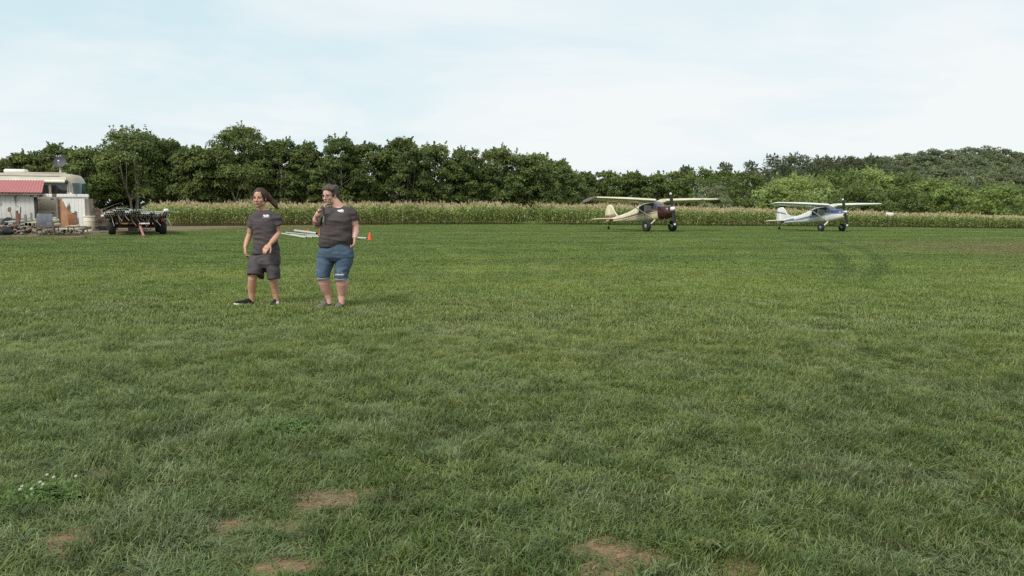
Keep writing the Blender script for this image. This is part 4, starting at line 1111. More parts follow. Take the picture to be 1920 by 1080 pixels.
# ---- irrigation pipes
PIPE=mat('weathered_aluminium',(.42,.42,.37),.55,metal=.35,var=.18,scale=4,bump=.1,dirt=(.25,.24,.17),dirt_amt=(.5,.8))
PIPEC=mat('dusty_cream_pipe',(.47,.42,.31),.7,metal=.1,var=.18,scale=3,dirt=(.27,.23,.16),dirt_amt=(.5,.75))
HOLE=mat('pipe_inside',(.012,.012,.012),.9,var=.2,bump=0)
def pipe_mesh(L,r,matl):
    m=MB(); n=16; wall=r*.14
    # hollow: outer skin, lip, inner skin, dark plug set well inside
    prof=[(r,0),(r,L),(r-wall,L),(r-wall,L-.35)]
    m.lathe([(r-wall,.35),(r-wall,0),(r,0),(r*1.0,.05),(r,L-.05),(r,L),(r-wall,L),(r-wall,L-.35)],n,Matrix.Rotation(-PI/2,4,'X'))
    m.m=[1 if i<n or (6*n<=i<7*n) or len(f)>4 else 0 for i,f in enumerate(m.f)]
    return m.mesh('pipe',[matl,HOLE])
def trailer():
    b=G(259,440.5); rz=math.radians(26.5)
    t_=thing('farm_trailer','dark red flat trailer on fat black tyres carrying irrigation pipes','trailer',(b.x,b.y,0),rz)
    RED=mat('dark_red_frame',(.095,.022,.018),.7,var=.35,scale=4,dirt=(.08,.05,.035),dirt_amt=(.5,.75)); PINK=mat('faded_red_tongue',(.36,.14,.13),.7,var=.2,scale=4)
    # local +y runs to the rear of the trailer
    m=MB()
    for x in (-.95,.95): m.box((x,2.6,.73),(.12,5.4,.20),ch=.01)
    for y in (.0,.9,2.6,4.3,5.2): m.box((0,y,.67 if y not in(.0,5.2) else .715),(1.78,.12,.15 if y not in(.0,5.2) else .2))
    for y in (-.04,5.24): m.box((0,y,.88),(2.9,.10,.09))
    m.build('frame',RED,t_,smooth=False)
    for y in (.3,4.7):
        m=MB(); m.tube([(-1.12,y,.40),(1.12,y,.40)],.05,8); 
        for x in (-.8,.8): m.box((x,y,.53),(.14,.22,.24))
        m.build('axle',RED,t_,smooth=False)
        for x in (-1.17,1.17):
            w=thing_part('wheel',t_,(x,y,.40)); R_=Matrix.Rotation(PI/2,4,'Y'); q=.17
            m=MB(); m.lathe([(.20,-q*.8),(.33,-q),(.385,-q*.75),(.40,-q*.2),(.40,q*.2),(.385,q*.75),(.33,q),(.20,q*.8)],28,R_); m.build('tyre',RUB,w,ang=60)
            m=MB(); m.lathe([(0,-.10),(.08,-.12),(.10,-.05),(.20,-.09),(.20,.09),(.10,.05),(.08,.12),(0,.10)],20,R_); m.build('rim',RED,w)
    tip=G(270,446.2); M_=Matrix.Translation((b.x,b.y,0))@Matrix.Rotation(rz,4,'Z'); lt=M_.inverted()@tip
    m=MB(); m.tube([(-.05,.2,.67),(.02,-.4,.58),(lt.x*.45,lt.y*.45,.45)],[.045]*3,8); m.build('tongue',RED,t_)
    m=MB(); m.tube([(lt.x*.45,lt.y*.45,.45),(lt.x*.97,lt.y*.97,.07)],[.055,.05],8); m.build('tongue_end',PINK,t_)
    m=MB(); m.box((1.16,-.02,.80),(.16,.05,.24),ch=.01); m.build('reflector',mat('orange_reflector',(.75,.16,.05),.5,var=.1),t_)
    # the load: rows of pipes, each with its riser
    meA=pipe_mesh(8.2,.048,PIPE)
    RIS=mat('riser_steel',(.40,.40,.36),.6,metal=.3,var=.2)
    rp=random.Random(5); heights=lambda x:.0
    spots=[]
    for i in range(31): spots.append((-1.46+i*.095,1.105))
    for i in range(27): spots.append((-1.40+i*.103,1.195))
    for x,z in ((-1.02,1.285),(-.92,1.285),(-.82,1.285),(-.72,1.285),(-.62,1.285),(-.87,1.37),(-.77,1.372),(-.30,1.285),(-.20,1.285),(-.10,1.285),(0,1.285),(.1,1.285),(-.15,1.37),(-.05,1.372),(.05,1.37),(.62,1.285),(.74,1.285),(1.2,1.285),(1.3,1.285)): spots.append((x,z))
    spots=[(x,z-.13) for x,z in spots]
    for i,(x,z) in enumerate(spots):
        sag=.035*math.sin((x+1.6)*2.1)
        p=M_@Vector((x+rp.uniform(-.02,.02),-.75+rp.uniform(-.35,.3),z+sag+rp.uniform(-.012,.012)))
        o=bpy.data.objects.new('irrigation_pipe',meA); COL.objects.link(o); o.location=p; o.rotation_euler=(rp.uniform(-.012,.006),0,rz+rp.uniform(-.02,.02))
        top=z>1.12
        tag(o,'hollow metal irrigation pipe in the upper layers of the trailer load' if top else 'hollow metal irrigation pipe in the bottom two layers of the trailer load','pipe','upper pipes of the trailer load' if top else 'bottom pipes of the trailer load')
        m=MB()
        if not top and i%3==0 and x>-1.4:                      # riser hangs down between the beams
            s=rp.choice((-1,1,1)); y0=rp.uniform(.10,.5); l=rp.uniform(.32,.58)
            if abs(x)<1.0 or True:
                m.tube([(0,y0,-.03),(s*.05,y0-.05,-l*.5),(s*rp.uniform(.08,.26),y0-.12,-l)],[.014,.013,.012],6); m.build('riser',RIS,o)
        elif top and i%3==0:                                   # riser flops over its neighbours
            s=rp.choice((-1,1)); y0=rp.uniform(.05,.3); l=rp.uniform(.5,.8)
            m.tube([(0,y0,.04),(s*l*.5,y0+.05,.07),(s*l,y0+.12,.0-abs(x)*.03)],[.016,.016,.014],6); m.build('riser',RIS,o)
    p=M_@Vector((1.30,-.62,1.235)); j=MB()
    t2=thing('white_jug','small white plastic jug lying on the right end of the pipe load','jug',p,rz)
    j.box((0,0,0),(.22,.26,.18),ch=.05); j.build('bottle',PLW,t2); j=MB(); j.lathe([(.03,0),(.03,.05),(.036,.05),(.036,.08),(0,.08)],12,Matrix.Translation((0,-.13,.03))@Matrix.Rotation(PI/2,4,'X')); j.build('cap',PLW,t2)
    # sprinkler head sticking up on the left corner
    p=M_@Vector((-1.56,-.4,.99)); t3=thing('sprinkler_riser','short pale sprinkler riser standing up at the left corner of the pipe load','sprinkler',p,rz)
    j=MB(); j.tube([(0,0,0),(-.02,0,.30)],[.022,.016],8); j.build('pipe',RIS,t3); j=MB(); j.box((0,0,-.03),(.14,.12,.10),ch=.03); j.build('coupling',PLW,t3)
trailer()
# ---- tank and block behind the trailer
def tank():
    b=G(268,431.5); t_=thing('white_tank','white rounded plastic tank lying on its side behind the pipe trailer','tank',(b.x,b.y,0),.35)
    m=MB(); m.lathe([(0,-.62),(.12,-.61),(.24,-.55),(.31,-.42),(.33,-.3),(.33,.3),(.31,.42),(.24,.55),(.12,.61),(0,.62)],28,Matrix.Translation((0,0,.33))@Matrix.Rotation(PI/2,4,'Y')); m.build('shell',PLW,t_)
    m=MB(); m.lathe([(.09,0),(.09,.04),(.07,.05),(0,.05)],16,Matrix.Translation((.1,0,.65))); m.build('cap',RVS,t_)
    for x in (-.35,.35): m=MB(); m.box((x,0,.04),(.12,.5,.08),ch=.01); m.build('skid',GREYW,t_)
    b=G(251,432.5); m=MB(); m.box((0,0,.25),(.55,.45,.5),ch=.02); m.box((0,0,.505),(.36,.28,.03),ch=.008); o=m.build('concrete_block',mat('grey_concrete',(.21,.20,.155),.9,var=.3,scale=3,bump=.6),loc=(b.x,b.y,0)); o.rotation_euler=(0,0,.2)
    tag(o,'grey concrete block beside the white tank behind the trailer','block')
tank()

# ---- junk in front of the shed
def junk():
    rp=random.Random(9); YF=40.5
    RUST=mat('rusty_brown_steel',(.15,.085,.06),.9,var=.4,scale=5,bump=.5)
    WOOD=mat('old_brown_wood',(.20,.14,.095),.9,var=.35,scale=3,stretch=(1,1,.3),bump=.5)
    k=YF/FPX
    # large pipes, two leaning stacks whose ends face the camera
    for stack,px0,px1,n,rows in (('stack of large pipes left of the blue grey chair',44,70,5,3),('stack of large pipes right of the blue grey chair',103,134,6,1)):
        me=pipe_mesh(1.9 if rows==1 else 2.4,.105,PIPEC)
        for r in range(rows):
            for i in range(n-r):
                px=px0+(px1-px0)*((i+.5*r)/max(1,n-1))
                Y=YF-.3+rp.uniform(-.2,.1); x=P(px,440,Y).x
                o=bpy.data.objects.new('large_pipe',me); COL.objects.link(o)
                o.location=(x,Y,.12+r*.19+(0.06 if rows==1 else .0)); o.rotation_euler=(rp.uniform(.03,.06)+(.05 if rows==1 else .02),0,math.radians(6 if rows==1 else 2)+rp.uniform(-.08,.08))
                tag(o,'large dusty cream pipe in the '+('heap' if rows>1 else 'single row')+(' left' if rows>1 else ' right')+' of the blue grey chair','pipe',stack)
    me=pipe_mesh(2.6,.095,PIPE)
    for i,(px,z,rz,rx) in enumerate([(0,.12,-.5,.1),(7,.14,-.7,.05),(14,.13,-.4,.16),(5,.36,-.5,.1),(13,.34,-.6,.12),(22,.13,-.3,.08),(10,.55,-.55,.08)]):
        o=bpy.data.objects.new('large_pipe',me); COL.objects.link(o); Y=YF+.2; o.location=(P(px,440,Y).x,Y,z); o.rotation_euler=(rx,0,rz)
        tag(o,'grey pipe in the untidy heap at the left edge of the photo','pipe','pipes heaped at the left edge')
    # chair
    Y=38.6; c=P(85.5,448,Y); t_=thing('metal_chair','blue grey patio chair with flat back facing the camera, in front of the shed doorway','chair',(c.x,Y,0),.06)
    k2=Y/FPX; w=31*k2/2
    BG=mat('blue_grey_sling',(.105,.115,.14),.55,var=.22,scale=2.5,dirt=(.24,.24,.25),dirt_amt=(.52,.72))
    m=MB(); n=6; prof=[(-.02,.44),(-.03,.62),(-.015,.82),(.02,1.02),(.03,1.06)]
    f=[(s*(w-.03),y,z) for y,z in prof for s in(-1,1)]; bk=[(x,y+.025,z) for x,y,z in f]
    q=len(f)//2
    m.add(f+bk,[(2*i,2*i+1,2*i+3,2*i+2) for i in range(q-1)]+[(2*q+2*i,2*q+2*i+2,2*q+2*i+3,2*q+2*i+1) for i in range(q-1)]+[(2*i,2*i+2,2*q+2*i+2,2*q+2*i) for i in range(q-1)]+[(2*i+1,2*q+2*i+1,2*q+2*i+3,2*i+3) for i in range(q-1)]); m.build('backrest',BG,t_)
    m=MB(); m.box((0,.24,.43),(2*w-.08,.48,.04),ch=.01); m.build('seat',BG,t_)
    for x in (-w,w):
        m=MB(); m.tube([(x,.02,0),(x,.0,.44),(x,.01,.64)],.03,8); m.build('leg',RUST,t_)
        m=MB(); m.tube([(x,.50,0),(x,.47,.43)],.024,8); m.build('leg',RUST,t_)
    m=MB(); m.tube([(-w,.0,.42),(w,.0,.42)],.022,8); m.build('crossbar',RUST,t_)
    # pipe rack frame to the right
    Y=38.9; c=P(121,449,Y); t_=thing('pipe_rack','low rusty steel rack frame with one leg right of the blue grey chair','rack',(c.x,Y,0),0)
    w=36*Y/FPX/2; zt=P(121,426,Y).z
    m=MB(); m.tube([(-w,0,zt),(w,0,zt)],.025,8); m.build('rail',RUST,t_)
    for x,y in ((w,0),(w,1.2),(-w,1.2),(-w,.0)): m=MB(); m.tube([(x+(.05 if x>0 else 0),y,0),(x,y,zt)],.03,8); m.build('leg',RUST,t_)
    m=MB(); m.tube([(w,0,zt),(w,1.2,zt)],.022,6); m.tube([(-w,1.2,zt),(w,1.2,zt)],.022,6); m.build('brace',RUST,t_)
    # stakes and boards standing in the heap
    for px,y0,y1,wd,lab,lean in [(33,441,395,.11,'tall dark red rusty stake standing in the junk left of the chair',.05),(38.5,441,388,.05,'thin rusty rod beside the tall red stake',.12),(36,441,400,.13,'broad rusty stake right beside the tall red stake',-.02),
                            (49,440,402,.11,'grey brown stake standing between the red stake and the chair',.02),(60.5,438,399,.09,'grey wooden stake standing nearest to the chair',0.0),(71.5,437,409,.12,'dark post stub leaning at the left side of the chair',-.06)]:
        Y=40.2 if px<45 else 41; b=P(px,y0,Y); H=P(px,y1,Y).z
        m=MB(); m.box((0,0,H/2-.05),(wd,wd*.6,H+.1),rot=Matrix.Rotation(lean,3,'Y'),ch=.01)
        for q in range(3): m.box((lean*H*.3*q+wd*.2,-.01,H*(.35+.25*q)),(wd*.5,wd*.4,.05),rot=Matrix.Rotation(q,3,'Y'))
        o=m.build('wooden_stake',RUST if px<45 else GREYW,loc=(b.x,Y,0)); tag(o,lab,'stake')
    # shovel leaning on the wall
    Y=40.9; a=P(7.5,397,Y); b=P(30,430,Y); t_=thing('shovel','old shovel with its blade up leaning over the junk heap','shovel',(b.x,Y,0),0)
    m=MB(); m.tube([(0,0,b.z),(a.x-b.x,.5,a.z)],.024,8); m.build('handle',WOOD,t_)
    m=MB(); d=Vector((a.x-b.x,.5,a.z-b.z)).normalized(); c=Vector((a.x-b.x,.5,a.z)); sd=Vector((0,-1,0)).cross(d).normalized()
    m.add([c-sd*.06,c+sd*.06,c+d*.08+sd*.12,c+d*.24+sd*.10,c+d*.30,c+d*.24-sd*.10,c+d*.08-sd*.12],[(0,1,2,6),(6,2,3,5),(5,3,4)]); m.build('blade',RUST,t_)
    # tyres / black bag
    Y=41.2; b=P(17,436,Y); m=MB(); m.lathe([(.2,-.1),(.31,-.11),(.36,-.06),(.36,.06),(.31,.11),(.2,.1),(.19,0),(.2,-.1)],28,Matrix.Translation((0,0,.36))@Matrix.Rotation(math.radians(75),4,'X')); o=m.build('old_tyre',RUB,loc=(b.x,Y,.12)); tag(o,'old black tyre standing against the shed wall','tyre')
    for px,Y,rx,h,lab in ((4,38.9,.5,.22,'black bag lying at the front of the junk heap at the left edge'),(16,40.0,.3,.22,'smaller black bag tucked behind the front bag')):
        b=P(px,446,Y); m=MB(); m.ell((0,0,h*.7),(rx,.4,h),nu=24,nv=14)
        vs=[]
        for v in m.v:
            v=Vector(v); n=mnoise.noise(v*4)*.10+mnoise.noise(v*9)*.05; q=v+v.normalized()*n; vs.append((q.x,q.y,max(0,q.z)))
        m.v=vs; o=m.build('rubbish_bag',BLACKY,loc=(b.x,Y,0)); tag(o,lab,'bag')
    # loose boards and rubble
    BL=[(28,446,1.6,.10,.06,.5,'brown board lying across the front of the junk heap'),(46,444,1.1,.14,.05,.25,'short board lying below the pipe heap left of the chair'),(54,441,1.5,.08,.05,-.4,'thin board stuck out of the left pipe heap'),(150,437,2.2,.12,.05,.05,'long grey board on the ground right of the pipe rack'),(176,432.5,1.8,.10,.06,.1,'grey board on the ground in front of the barrel'),(128,446,1.5,.25,.05,0.0,'flat brown board on the ground under the pipe rack')]
    for px,py,l,w_,h,rz,lab in BL:
        b=G(px,py-(0 if py>440 else 0)); Y=min(b.y,44); x=P(px,400,Y).x
        m=MB(); m.box((0,0,h/2),(l,w_,h),ch=.008); m.box((l*.3,w_*.2,h+.012),(l*.25,w_*.4,.025)); o=m.build('loose_board',WOOD if px<140 and px!=46 else GREYW,loc=(x,Y,.02 if py<440 else 0.01)); o.rotation_euler=(0,rp.uniform(-.03,.03),rz); tag(o,lab,'board')
    # thin rods poking around
    for px,py0,px1,py1,lab in ((8,428,32,440,'thin bent rod slanting down through the junk heap'),(24,438,29,424,'short rod sticking up beside the red stake')):
        Y=39.6; a=P(px,py0,Y);b=P(px1,py1,Y); m=MB(); m.tube([a,(a+b)/2+Vector((0,-.05,.04)),b],.02,6); o=m.build('metal_rod',RUST); 
        c=(a+b)/2; o.data.transform(Matrix.Translation(-c)); o.location=c; tag(o,lab,'rod')
    # heap of rubble: uncountable
    rng=np.random.default_rng(4); m=MB()
    for i in range(420):
        px=rng.uniform(-40,150); Y=rng.uniform(39.0,42.8); x=P(px,400,Y).x
        hmax=.40*math.exp(-((px-15)/50)**2)+.16; z=rng.uniform(0,1)**1.5*hmax*min(1,(Y-38.8)/1.2); s=rng.uniform(.05,.2)
        m.box((x,Y,z+s*.2),(s*rng.uniform(.8,3),s,s*rng.uniform(.3,.8)),rot=Euler(tuple(rng.uniform(-.6,.6,3)+np.array([0,0,rng.uniform(0,3)]))).to_matrix(),m=int(rng.integers(4)))
    o=m.build('rubble',[WOOD,GREYW,mat('dark_rubble',(.05,.042,.035),.95),mat('pale_rubble',(.20,.18,.15),.9)],smooth=False); tag(o,'dark heap of scrap wood and rubble in front of the shed','rubble',kind='stuff')
    # brush pile between motorhome and trailer
    V=[];m=MB()
    for i in range(260):
        px=rng.uniform(172,205); Y=rng.uniform(58,61); x=P(px,400,Y).x; a=rng.uniform(0,6.28); l=rng.uniform(.7,1.7); h=1.25*math.exp(-((px-187)/11)**2)
        p=Vector((x,Y,rng.uniform(0,1)*h)); d=Vector((math.cos(a),math.sin(a)*.6,rng.uniform(-.1,.55))); m.tube([p,p+d*l*.5+Vector((0,0,.06)),p+d*l],[.02,.015,.006],4)
    o=m.build('brush_pile',mat('dry_brush',(.17,.125,.095),.95,var=.3),smooth=False); tag(o,'dry brown brush pile between the barrel and the trailer','brush pile',kind='stuff')
    # black object low between barrel and trailer
    b=P(184,412,50); m=MB(); 
    o=m.box((0,0,.07),(1.0,.5,.12),ch=.03).box((0,0,.14),(.8,.3,.05),ch=.015).build('dark_crate',mat('dark_grey_plastic',(.06,.065,.07),.6),loc=(P(184,420,50).x,50,.02)); tag(o,'flat dark crate on the dry ground right of the barrel','crate')
    b=G(203,430); m=MB(); m.box((0,0,.12),(.9,.55,.22),ch=.02).box((0,0,.24),(.95,.6,.03),ch=.008); o=m.build('grey_crate',mat('grey_crate_wood',(.13,.13,.12),.8),loc=(G(203,431.5).x,G(203,431.5).y,0)); tag(o,'low grey crate next to the left wheel of the trailer','crate')
junk()

# ---- cones and pipes on the mown grass
CONE=mat('orange_cone_plastic',(.72,.105,.03),.5,var=.06,scale=5,bump=.02)
def cone(px,py,h,lab,ry=0.0):
    b=G(px,py); t_=thing('traffic_cone',lab,'cone',(b.x,b.y,0),rnd.uniform(0,1),'orange marker cones by the loose pipes')
    t_.rotation_euler.y=ry
    s=h; m=MB(); m.lathe([(.30*s,.035*s),(.27*s,.06*s),(.13*s,.93*s),(.115*s,.99*s),(.09*s,1.0*s),(.09*s,.9*s)],24); m.build('shell',CONE,t_)
    m=MB(); m.box((0,0,.02*s),(.78*s,.78*s,.04*s),ch=.012*s); m.build('base',CONE,t_)
cone(577.5,438.6,.26,'small orange cone between the two people, left one behind the thick pipe')
cone(600.5,441,.30,'orange cone half hidden by the hip of the woman')
cone(693,450,.335,'orange cone standing alone right of the woman',.06)
def gpipe(p0,p1,r,lab,grp):
    a=G(*p0);b=G(*p1); L=(b-a).length; me=pipe_mesh(L,r,PIPE); o=bpy.data.objects.new('irrigation_pipe',me); COL.objects.link(o)
    o.location=(a.x,a.y,r+.012); o.rotation_euler=(0,0,math.atan2(b.y-a.y,b.x-a.x)-PI/2); tag(o,lab,'pipe',grp)
GP='loose irrigation pipes on the grass behind the people'
PIPE_L=mat('pale_aluminium',(.50,.50,.45),.5,metal=.15,var=.12,scale=4); _p=PIPE; PIPE=PIPE_L
gpipe((594,441.0),(553,435.2),.072,'thick pale pipe with dark open end on the grass between the two people',GP)
gpipe((574,447.6),(526,439.4),.040,'long thin pipe nearest to the camera beside the elbow of the man',GP)
gpipe((599,445.8),(576,444.6),.038,'short pipe ending at the hip of the woman',GP)
gpipe((586,446.6),(545,441.0),.032,'thin pipe lying between the thick pipe and the nearest pipe',GP)
gpipe((597,443.2),(536,437.2),.030,'thin pipe lying just in front of the thick pipe',GP)
gpipe((688,449.2),(668,447.8),.042,'pipe end next to the lone orange cone right of the woman',GP)
PIPE=_p
# ---- sign in the corn
def sign():
    Y=corn_y(P(1667,426,CORN[6].y).x)+.42; b=P(1667,426,Y); t_=thing('field_sign','small blank white sign board at the edge of the corn right of the white aircraft','sign',(b.x,Y,0),.05)
    z0,z1=P(1667,404.6,Y).z,P(1667,398.6,Y).z; w=14*Y/FPX
    m=MB(); m.box((0,0,(z0+z1)/2),(w,.03,z1-z0),ch=.006); m.build('board',PLW,t_)
    for x in (-w*.35,w*.35): m=MB(); m.box((x,.035,z1/2),(.05,.04,z1)); m.build('post',GREYW,t_)
sign()
# ---- ground plants in the foreground
def clover():
    rng=np.random.default_rng(8); WHT=mat('clover_white',(.40,.385,.31),.7,var=.1); CLV=leaf_mat('clover_leaves',.3,.55,4,.3); 
    def patch(name,lab,px,py,w,h,n,fl,seed):
        a=G(px,py); b=G(px+w,py); rx=(b-a).length; ry=(G(px,py-h)-G(px,py+h)).length/2
        V=[];F=[];T=[]
        for i in range(n):
            q=math.sqrt(rng.uniform()); an=rng.uniform(0,6.28); x=a.x+q*rx*math.cos(an); y=a.y+q*ry*math.sin(an); z=relief(x,y)+rng.uniform(.02,.06)*(1.15-q*.6); k=rng.uniform(.75,1.3)
            tl=rng.normal(size=2)*.35; r0=rng.uniform(0,6.28); s=rng.uniform(.008,.014)
            for j in range(3):
                aa=r0+j*2.094; d=np.array([math.cos(aa),math.sin(aa),math.cos(aa)*tl[0]+math.sin(aa)*tl[1]+.25]); e=np.array([-math.sin(aa),math.cos(aa),-math.sin(aa)*tl[0]+math.cos(aa)*tl[1]])
                o=len(V); p=np.array([x,y,z]); V+= [p,p+d*s+e*s*.75,p+d*s*1.9,p+d*s-e*s*.75]; F.append((o,o+1,o+2,o+3)); T+= [np.array([.125,.205,.055])*k]*4
        o=link(name,np_mesh(name,np.array(V),np.array(F),CLV,col=np.array(T))); tag(o,lab,'clover',kind='stuff')
        for i in range(fl):
            q=math.sqrt(rng.uniform()); an=rng.uniform(0,6.28); x=a.x+q*rx*.95*math.cos(an); y=a.y+q*ry*.95*math.sin(an); z=relief(x,y)
            t_=thing('clover_flower','tiny white clover flower head in the clover patch at the lower left','flower',(x,y,z),0,'clover flowers in the patch')
            m=MB(); H=rng.uniform(.065,.09); m.tube([(0,0,0),(.004,0,H*.6),(.0,0,H)],.0014,5); m.build('stem',CLVS,t_)
            m=MB(); R_=.0075; m.ell((0,0,H),(R_,R_,R_*.85),nu=14,nv=9)
            m.v=[tuple(Vector(v)+(Vector(v)-Vector((0,0,H)))*.25*((i_%3)/2-.3)) for i_,v in enumerate(m.v)]; m.build('bloom',WHT,t_,smooth=False)
    patch('clover_patch','bright green clover patch with white flowers at the lower left',78,938,82,20,1300,8,1)
    patch('clover_patch','fainter bright green clover patch below the man in the left half',530,808,60,13,420,0,2)
CLVS=mat('clover_stem',(.08,.14,.04),.6)
clover()
def weed():
    a=G(1322,1046); t_=thing('broadleaf_weed','yellow green broad leaved weed in the grass beside the bare patch at the bottom','weed',(a.x,a.y,relief(a.x,a.y)),0)
    rw=random.Random(2); Lm=mat('weed_leaf',(.10,.125,.04),.55,var=.25,scale=20,dirt=(.20,.16,.06),dirt_amt=(.55,.75))
    for i in range(9):
        an=i*2.4; L=rw.uniform(.045,.075); d=Vector((math.cos(an),math.sin(an),0)); e=Vector((-d.y,d.x,0)); m=MB(); vs=[];n=6; z=.03
        for s in range(n+1):
            f=s/n; w=.016*math.sin(PI*min(1,f*.92+.05))**.7; p=d*L*f+Vector((0,0,.028+.028*math.sin(f*2.6)))
            vs+= [p-e*w+Vector((0,0,.01)),p,p+e*w+Vector((0,0,.01))]
        m.add(vs,[(3*s+c,3*s+c+1,3*s+c+4,3*s+c+3) for s in range(n) for c in (0,1)]); m.build('leaf',Lm,t_)
weed()
# ------------------------------------------------------------------ people
from mathutils.bvhtree import BVHTree
def blob(name, mb, mats, parent, voxel=.008, smooth=3, post=None, fac=.5):
    me=mb.mesh('tmp',mats if isinstance(mats,list) else [mats],False); ob=bpy.data.objects.new('tmp',me); COL.objects.link(ob)
    md=ob.modifiers.new('r','REMESH'); md.mode='VOXEL'; md.voxel_size=voxel
    if smooth: sm=ob.modifiers.new('s','SMOOTH'); sm.iterations=smooth; sm.factor=fac
    dg=bpy.context.evaluated_depsgraph_get(); out=bpy.data.meshes.new_from_object(ob.evaluated_get(dg)); bpy.data.objects.remove(ob); bpy.data.meshes.remove(me)
    out.name=name
    n=len(out.vertices); co=np.empty(n*3,np.float32); out.vertices.foreach_get('co',co); co=co.reshape(-1,3)
    if post is not None:
        no=np.empty(n*3,np.float32); out.vertices.foreach_get('normal',no); no=no.reshape(-1,3)
        co=post(co,no); out.vertices.foreach_set('co',co.astype(np.float32).ravel())
    out.materials.clear(); 
    for q in (mats if isinstance(mats,list) else [mats]): out.materials.append(q)
    out.polygons.foreach_set('use_smooth',[True]*len(out.polygons)); out.update()
    return link(name,out,parent)
def wrinkle(a1,f1,a2,f2,seed=0):
    def fn(co,no):
        d=np.array([a1*(mnoise.noise(Vector((p[0]*f1[0]+seed,p[1]*f1[1],p[2]*f1[2])))) + a2*(1-2*abs(mnoise.noise(Vector((p[0]*f2[0]+seed,p[1]*f2[1]+3,p[2]*f2[2]))))) for p in co])
        return co+no*d[:,None]
    return fn
def skin_mat(name,rgb,red,tattoo=False):
    m,t,b=new_mat(name); tc=t.new('ShaderNodeTexCoord').outputs['Object']
    c=t.mix(t.ramp(t.noise(tc,7,4),.35,.7),rgb,red); c=t.mix(t.math('MULTIPLY',t.ramp(t.noise(tc,14,2),.5,.8),.15),c,tuple(k*.75 for k in rgb))
    if tattoo:
        at=t.new('ShaderNodeAttribute',attribute_name='ink').outputs['Fac']; c=t.mix(at,c,(.065,.075,.085))
    t.lk(c,b.inputs['Base Color']); b.inputs['Roughness'].default_value=.5; b.inputs['Subsurface Weight'].default_value=.08; b.inputs['Subsurface Radius'].default_value=(.012,.005,.003)
    return m
def cloth(name,rgb,weave=260,var=.12,bump=.12,dirt=None):
    return mat(name,rgb,.92,var=var,scale=5,bump=bump,bscale=weave,spec=.12,dirt=dirt,dirt_amt=(.55,.8))
def head_prims(m,M_,s,wide=1.0):
    R_=M_.to_3x3()
    def e(c,r,rot=None): m.ell(M_@(Vector(c)*s),tuple(k*s for k in r),rot=R_ if rot is None else R_@rot,nu=24,nv=16)
    e((0,.012,.036),(.076*wide,.096,.086)); e((0,-.030,-.036),(.062*wide,.062,.086)); e((0,-.060,-.100),(.029*wide,.027,.021))
    for q in(-1,1):
        e((q*.036*wide,-.058,-.028),(.029,.028,.030)); e((q*.048*wide,-.015,-.075),(.020*wide,.04,.026)); e((q*.080*wide,.012,-.008),(.011,.022,.034)); e((q*.031,-.080,.020),(.026,.013,.010)); e((q*.011,-.100,-.036),(.009,.012,.009))
    m.tube([M_@(Vector(p)*s) for p in((0,-.086,.012),(0,-.100,-.012),(0,-.116,-.032),(0,-.104,-.040))],[.008*s,.010*s,.0135*s,.009*s],10)
    e((0,-.086,-.068),(.028,.012,.017))
def head_parts(par,M_,s,skin_lip,brow,eye_dark):
    R_=M_.to_3x3()
    for q in(-1,1):
        m=MB(); m.ell(M_@(Vector((q*.031,-.0835,.002))*s),tuple(k*s for k in(.0115,.0075,.0048)),rot=R_,nu=14,nv=10); ey=m.build('eye',EYEW,par)
        m=MB(); m.ell(M_@(Vector((q*.031,-.0900,.002))*s),tuple(k*s for k in(.0062,.004,.0058)),rot=R_,nu=12,nv=8); m.build('iris',eye_dark,ey)
        m=MB(); m.tube([M_@(Vector(p)*s) for p in((q*.014,-.0955,.023),(q*.032,-.0950,.028),(q*.050,-.083,.021))],[.0035*s,.0048*s,.002*s],8); m.build('eyebrow',brow,par)
    m=MB(); m.ell(M_@(Vector((0,-.0965,-.064))*s),tuple(k*s for k in(.023,.0065,.0042)),rot=R_,nu=16,nv=8); m.ell(M_@(Vector((0,-.0955,-.0725))*s),tuple(k*s for k in(.020,.007,.005)),rot=R_,nu=16,nv=8); m.build('lips',skin_lip,par)
def hand_prims(m,w,d,pn,ts,curl=.4,s=1.0,spread=.1,point=None):
    """palm, four fingers, thumb; d along the hand, pn the side the fingers close to, ts +-1 the thumb's side"""
    d=d.normalized(); pn=(pn-d*pn.dot(d)).normalized(); sd=d.cross(pn)*ts
    pe=w+d*.092*s
    m.tube([w-d*.02*s,w+d*.02*s,w+d*.055*s,pe],[(.024*s,.020*s),(.033*s,.018*s),(.042*s,.0175*s),(.040*s,.014*s)],12,ref=sd)
    for i,(off,L) in enumerate(((.030,.073),(.010,.082),(-.010,.077),(-.029,.060))):
        p=pe+sd*off*s-d*abs(off-.01)*.25*s; dd=(d+sd*off*spread*30*.1).normalized(); pts=[p-d*.012*s]; c=curl*(.8+.12*i)
        if point==i: c=.12
        dirv=dd; ax=dd.cross(pn).normalized()
        for j,f in enumerate((.46,.30,.24)):
            dirv=Matrix.Rotation(c*(.75+.35*j),3,ax)@dirv; pts.append(pts[-1]+dirv*L*f*s+(dirv*.012*s if j==0 else Vector()))
        m.tube(pts,[.0098*s,.0093*s,.0085*s,.0068*s],10); m.ell(pts[-1],(.0068*s,)*3,nu=10,nv=6)
    b=w+d*.028*s+sd*.030*s; q=(d*.62+sd*.62+pn*.38).normalized(); q2=(d*.85+sd*.20+pn*.50).normalized()
    p1=b+q*.036*s; p2=p1+(q*.5+q2*.5).normalized()*.032*s; p3=p2+q2*.026*s
    m.tube([b-q*.015*s,b,p1,p2,p3],[.013*s,.0155*s,.0125*s,.0108*s,.0075*s],10); m.ell(p3,(.0075*s,)*3,nu=10,nv=6)
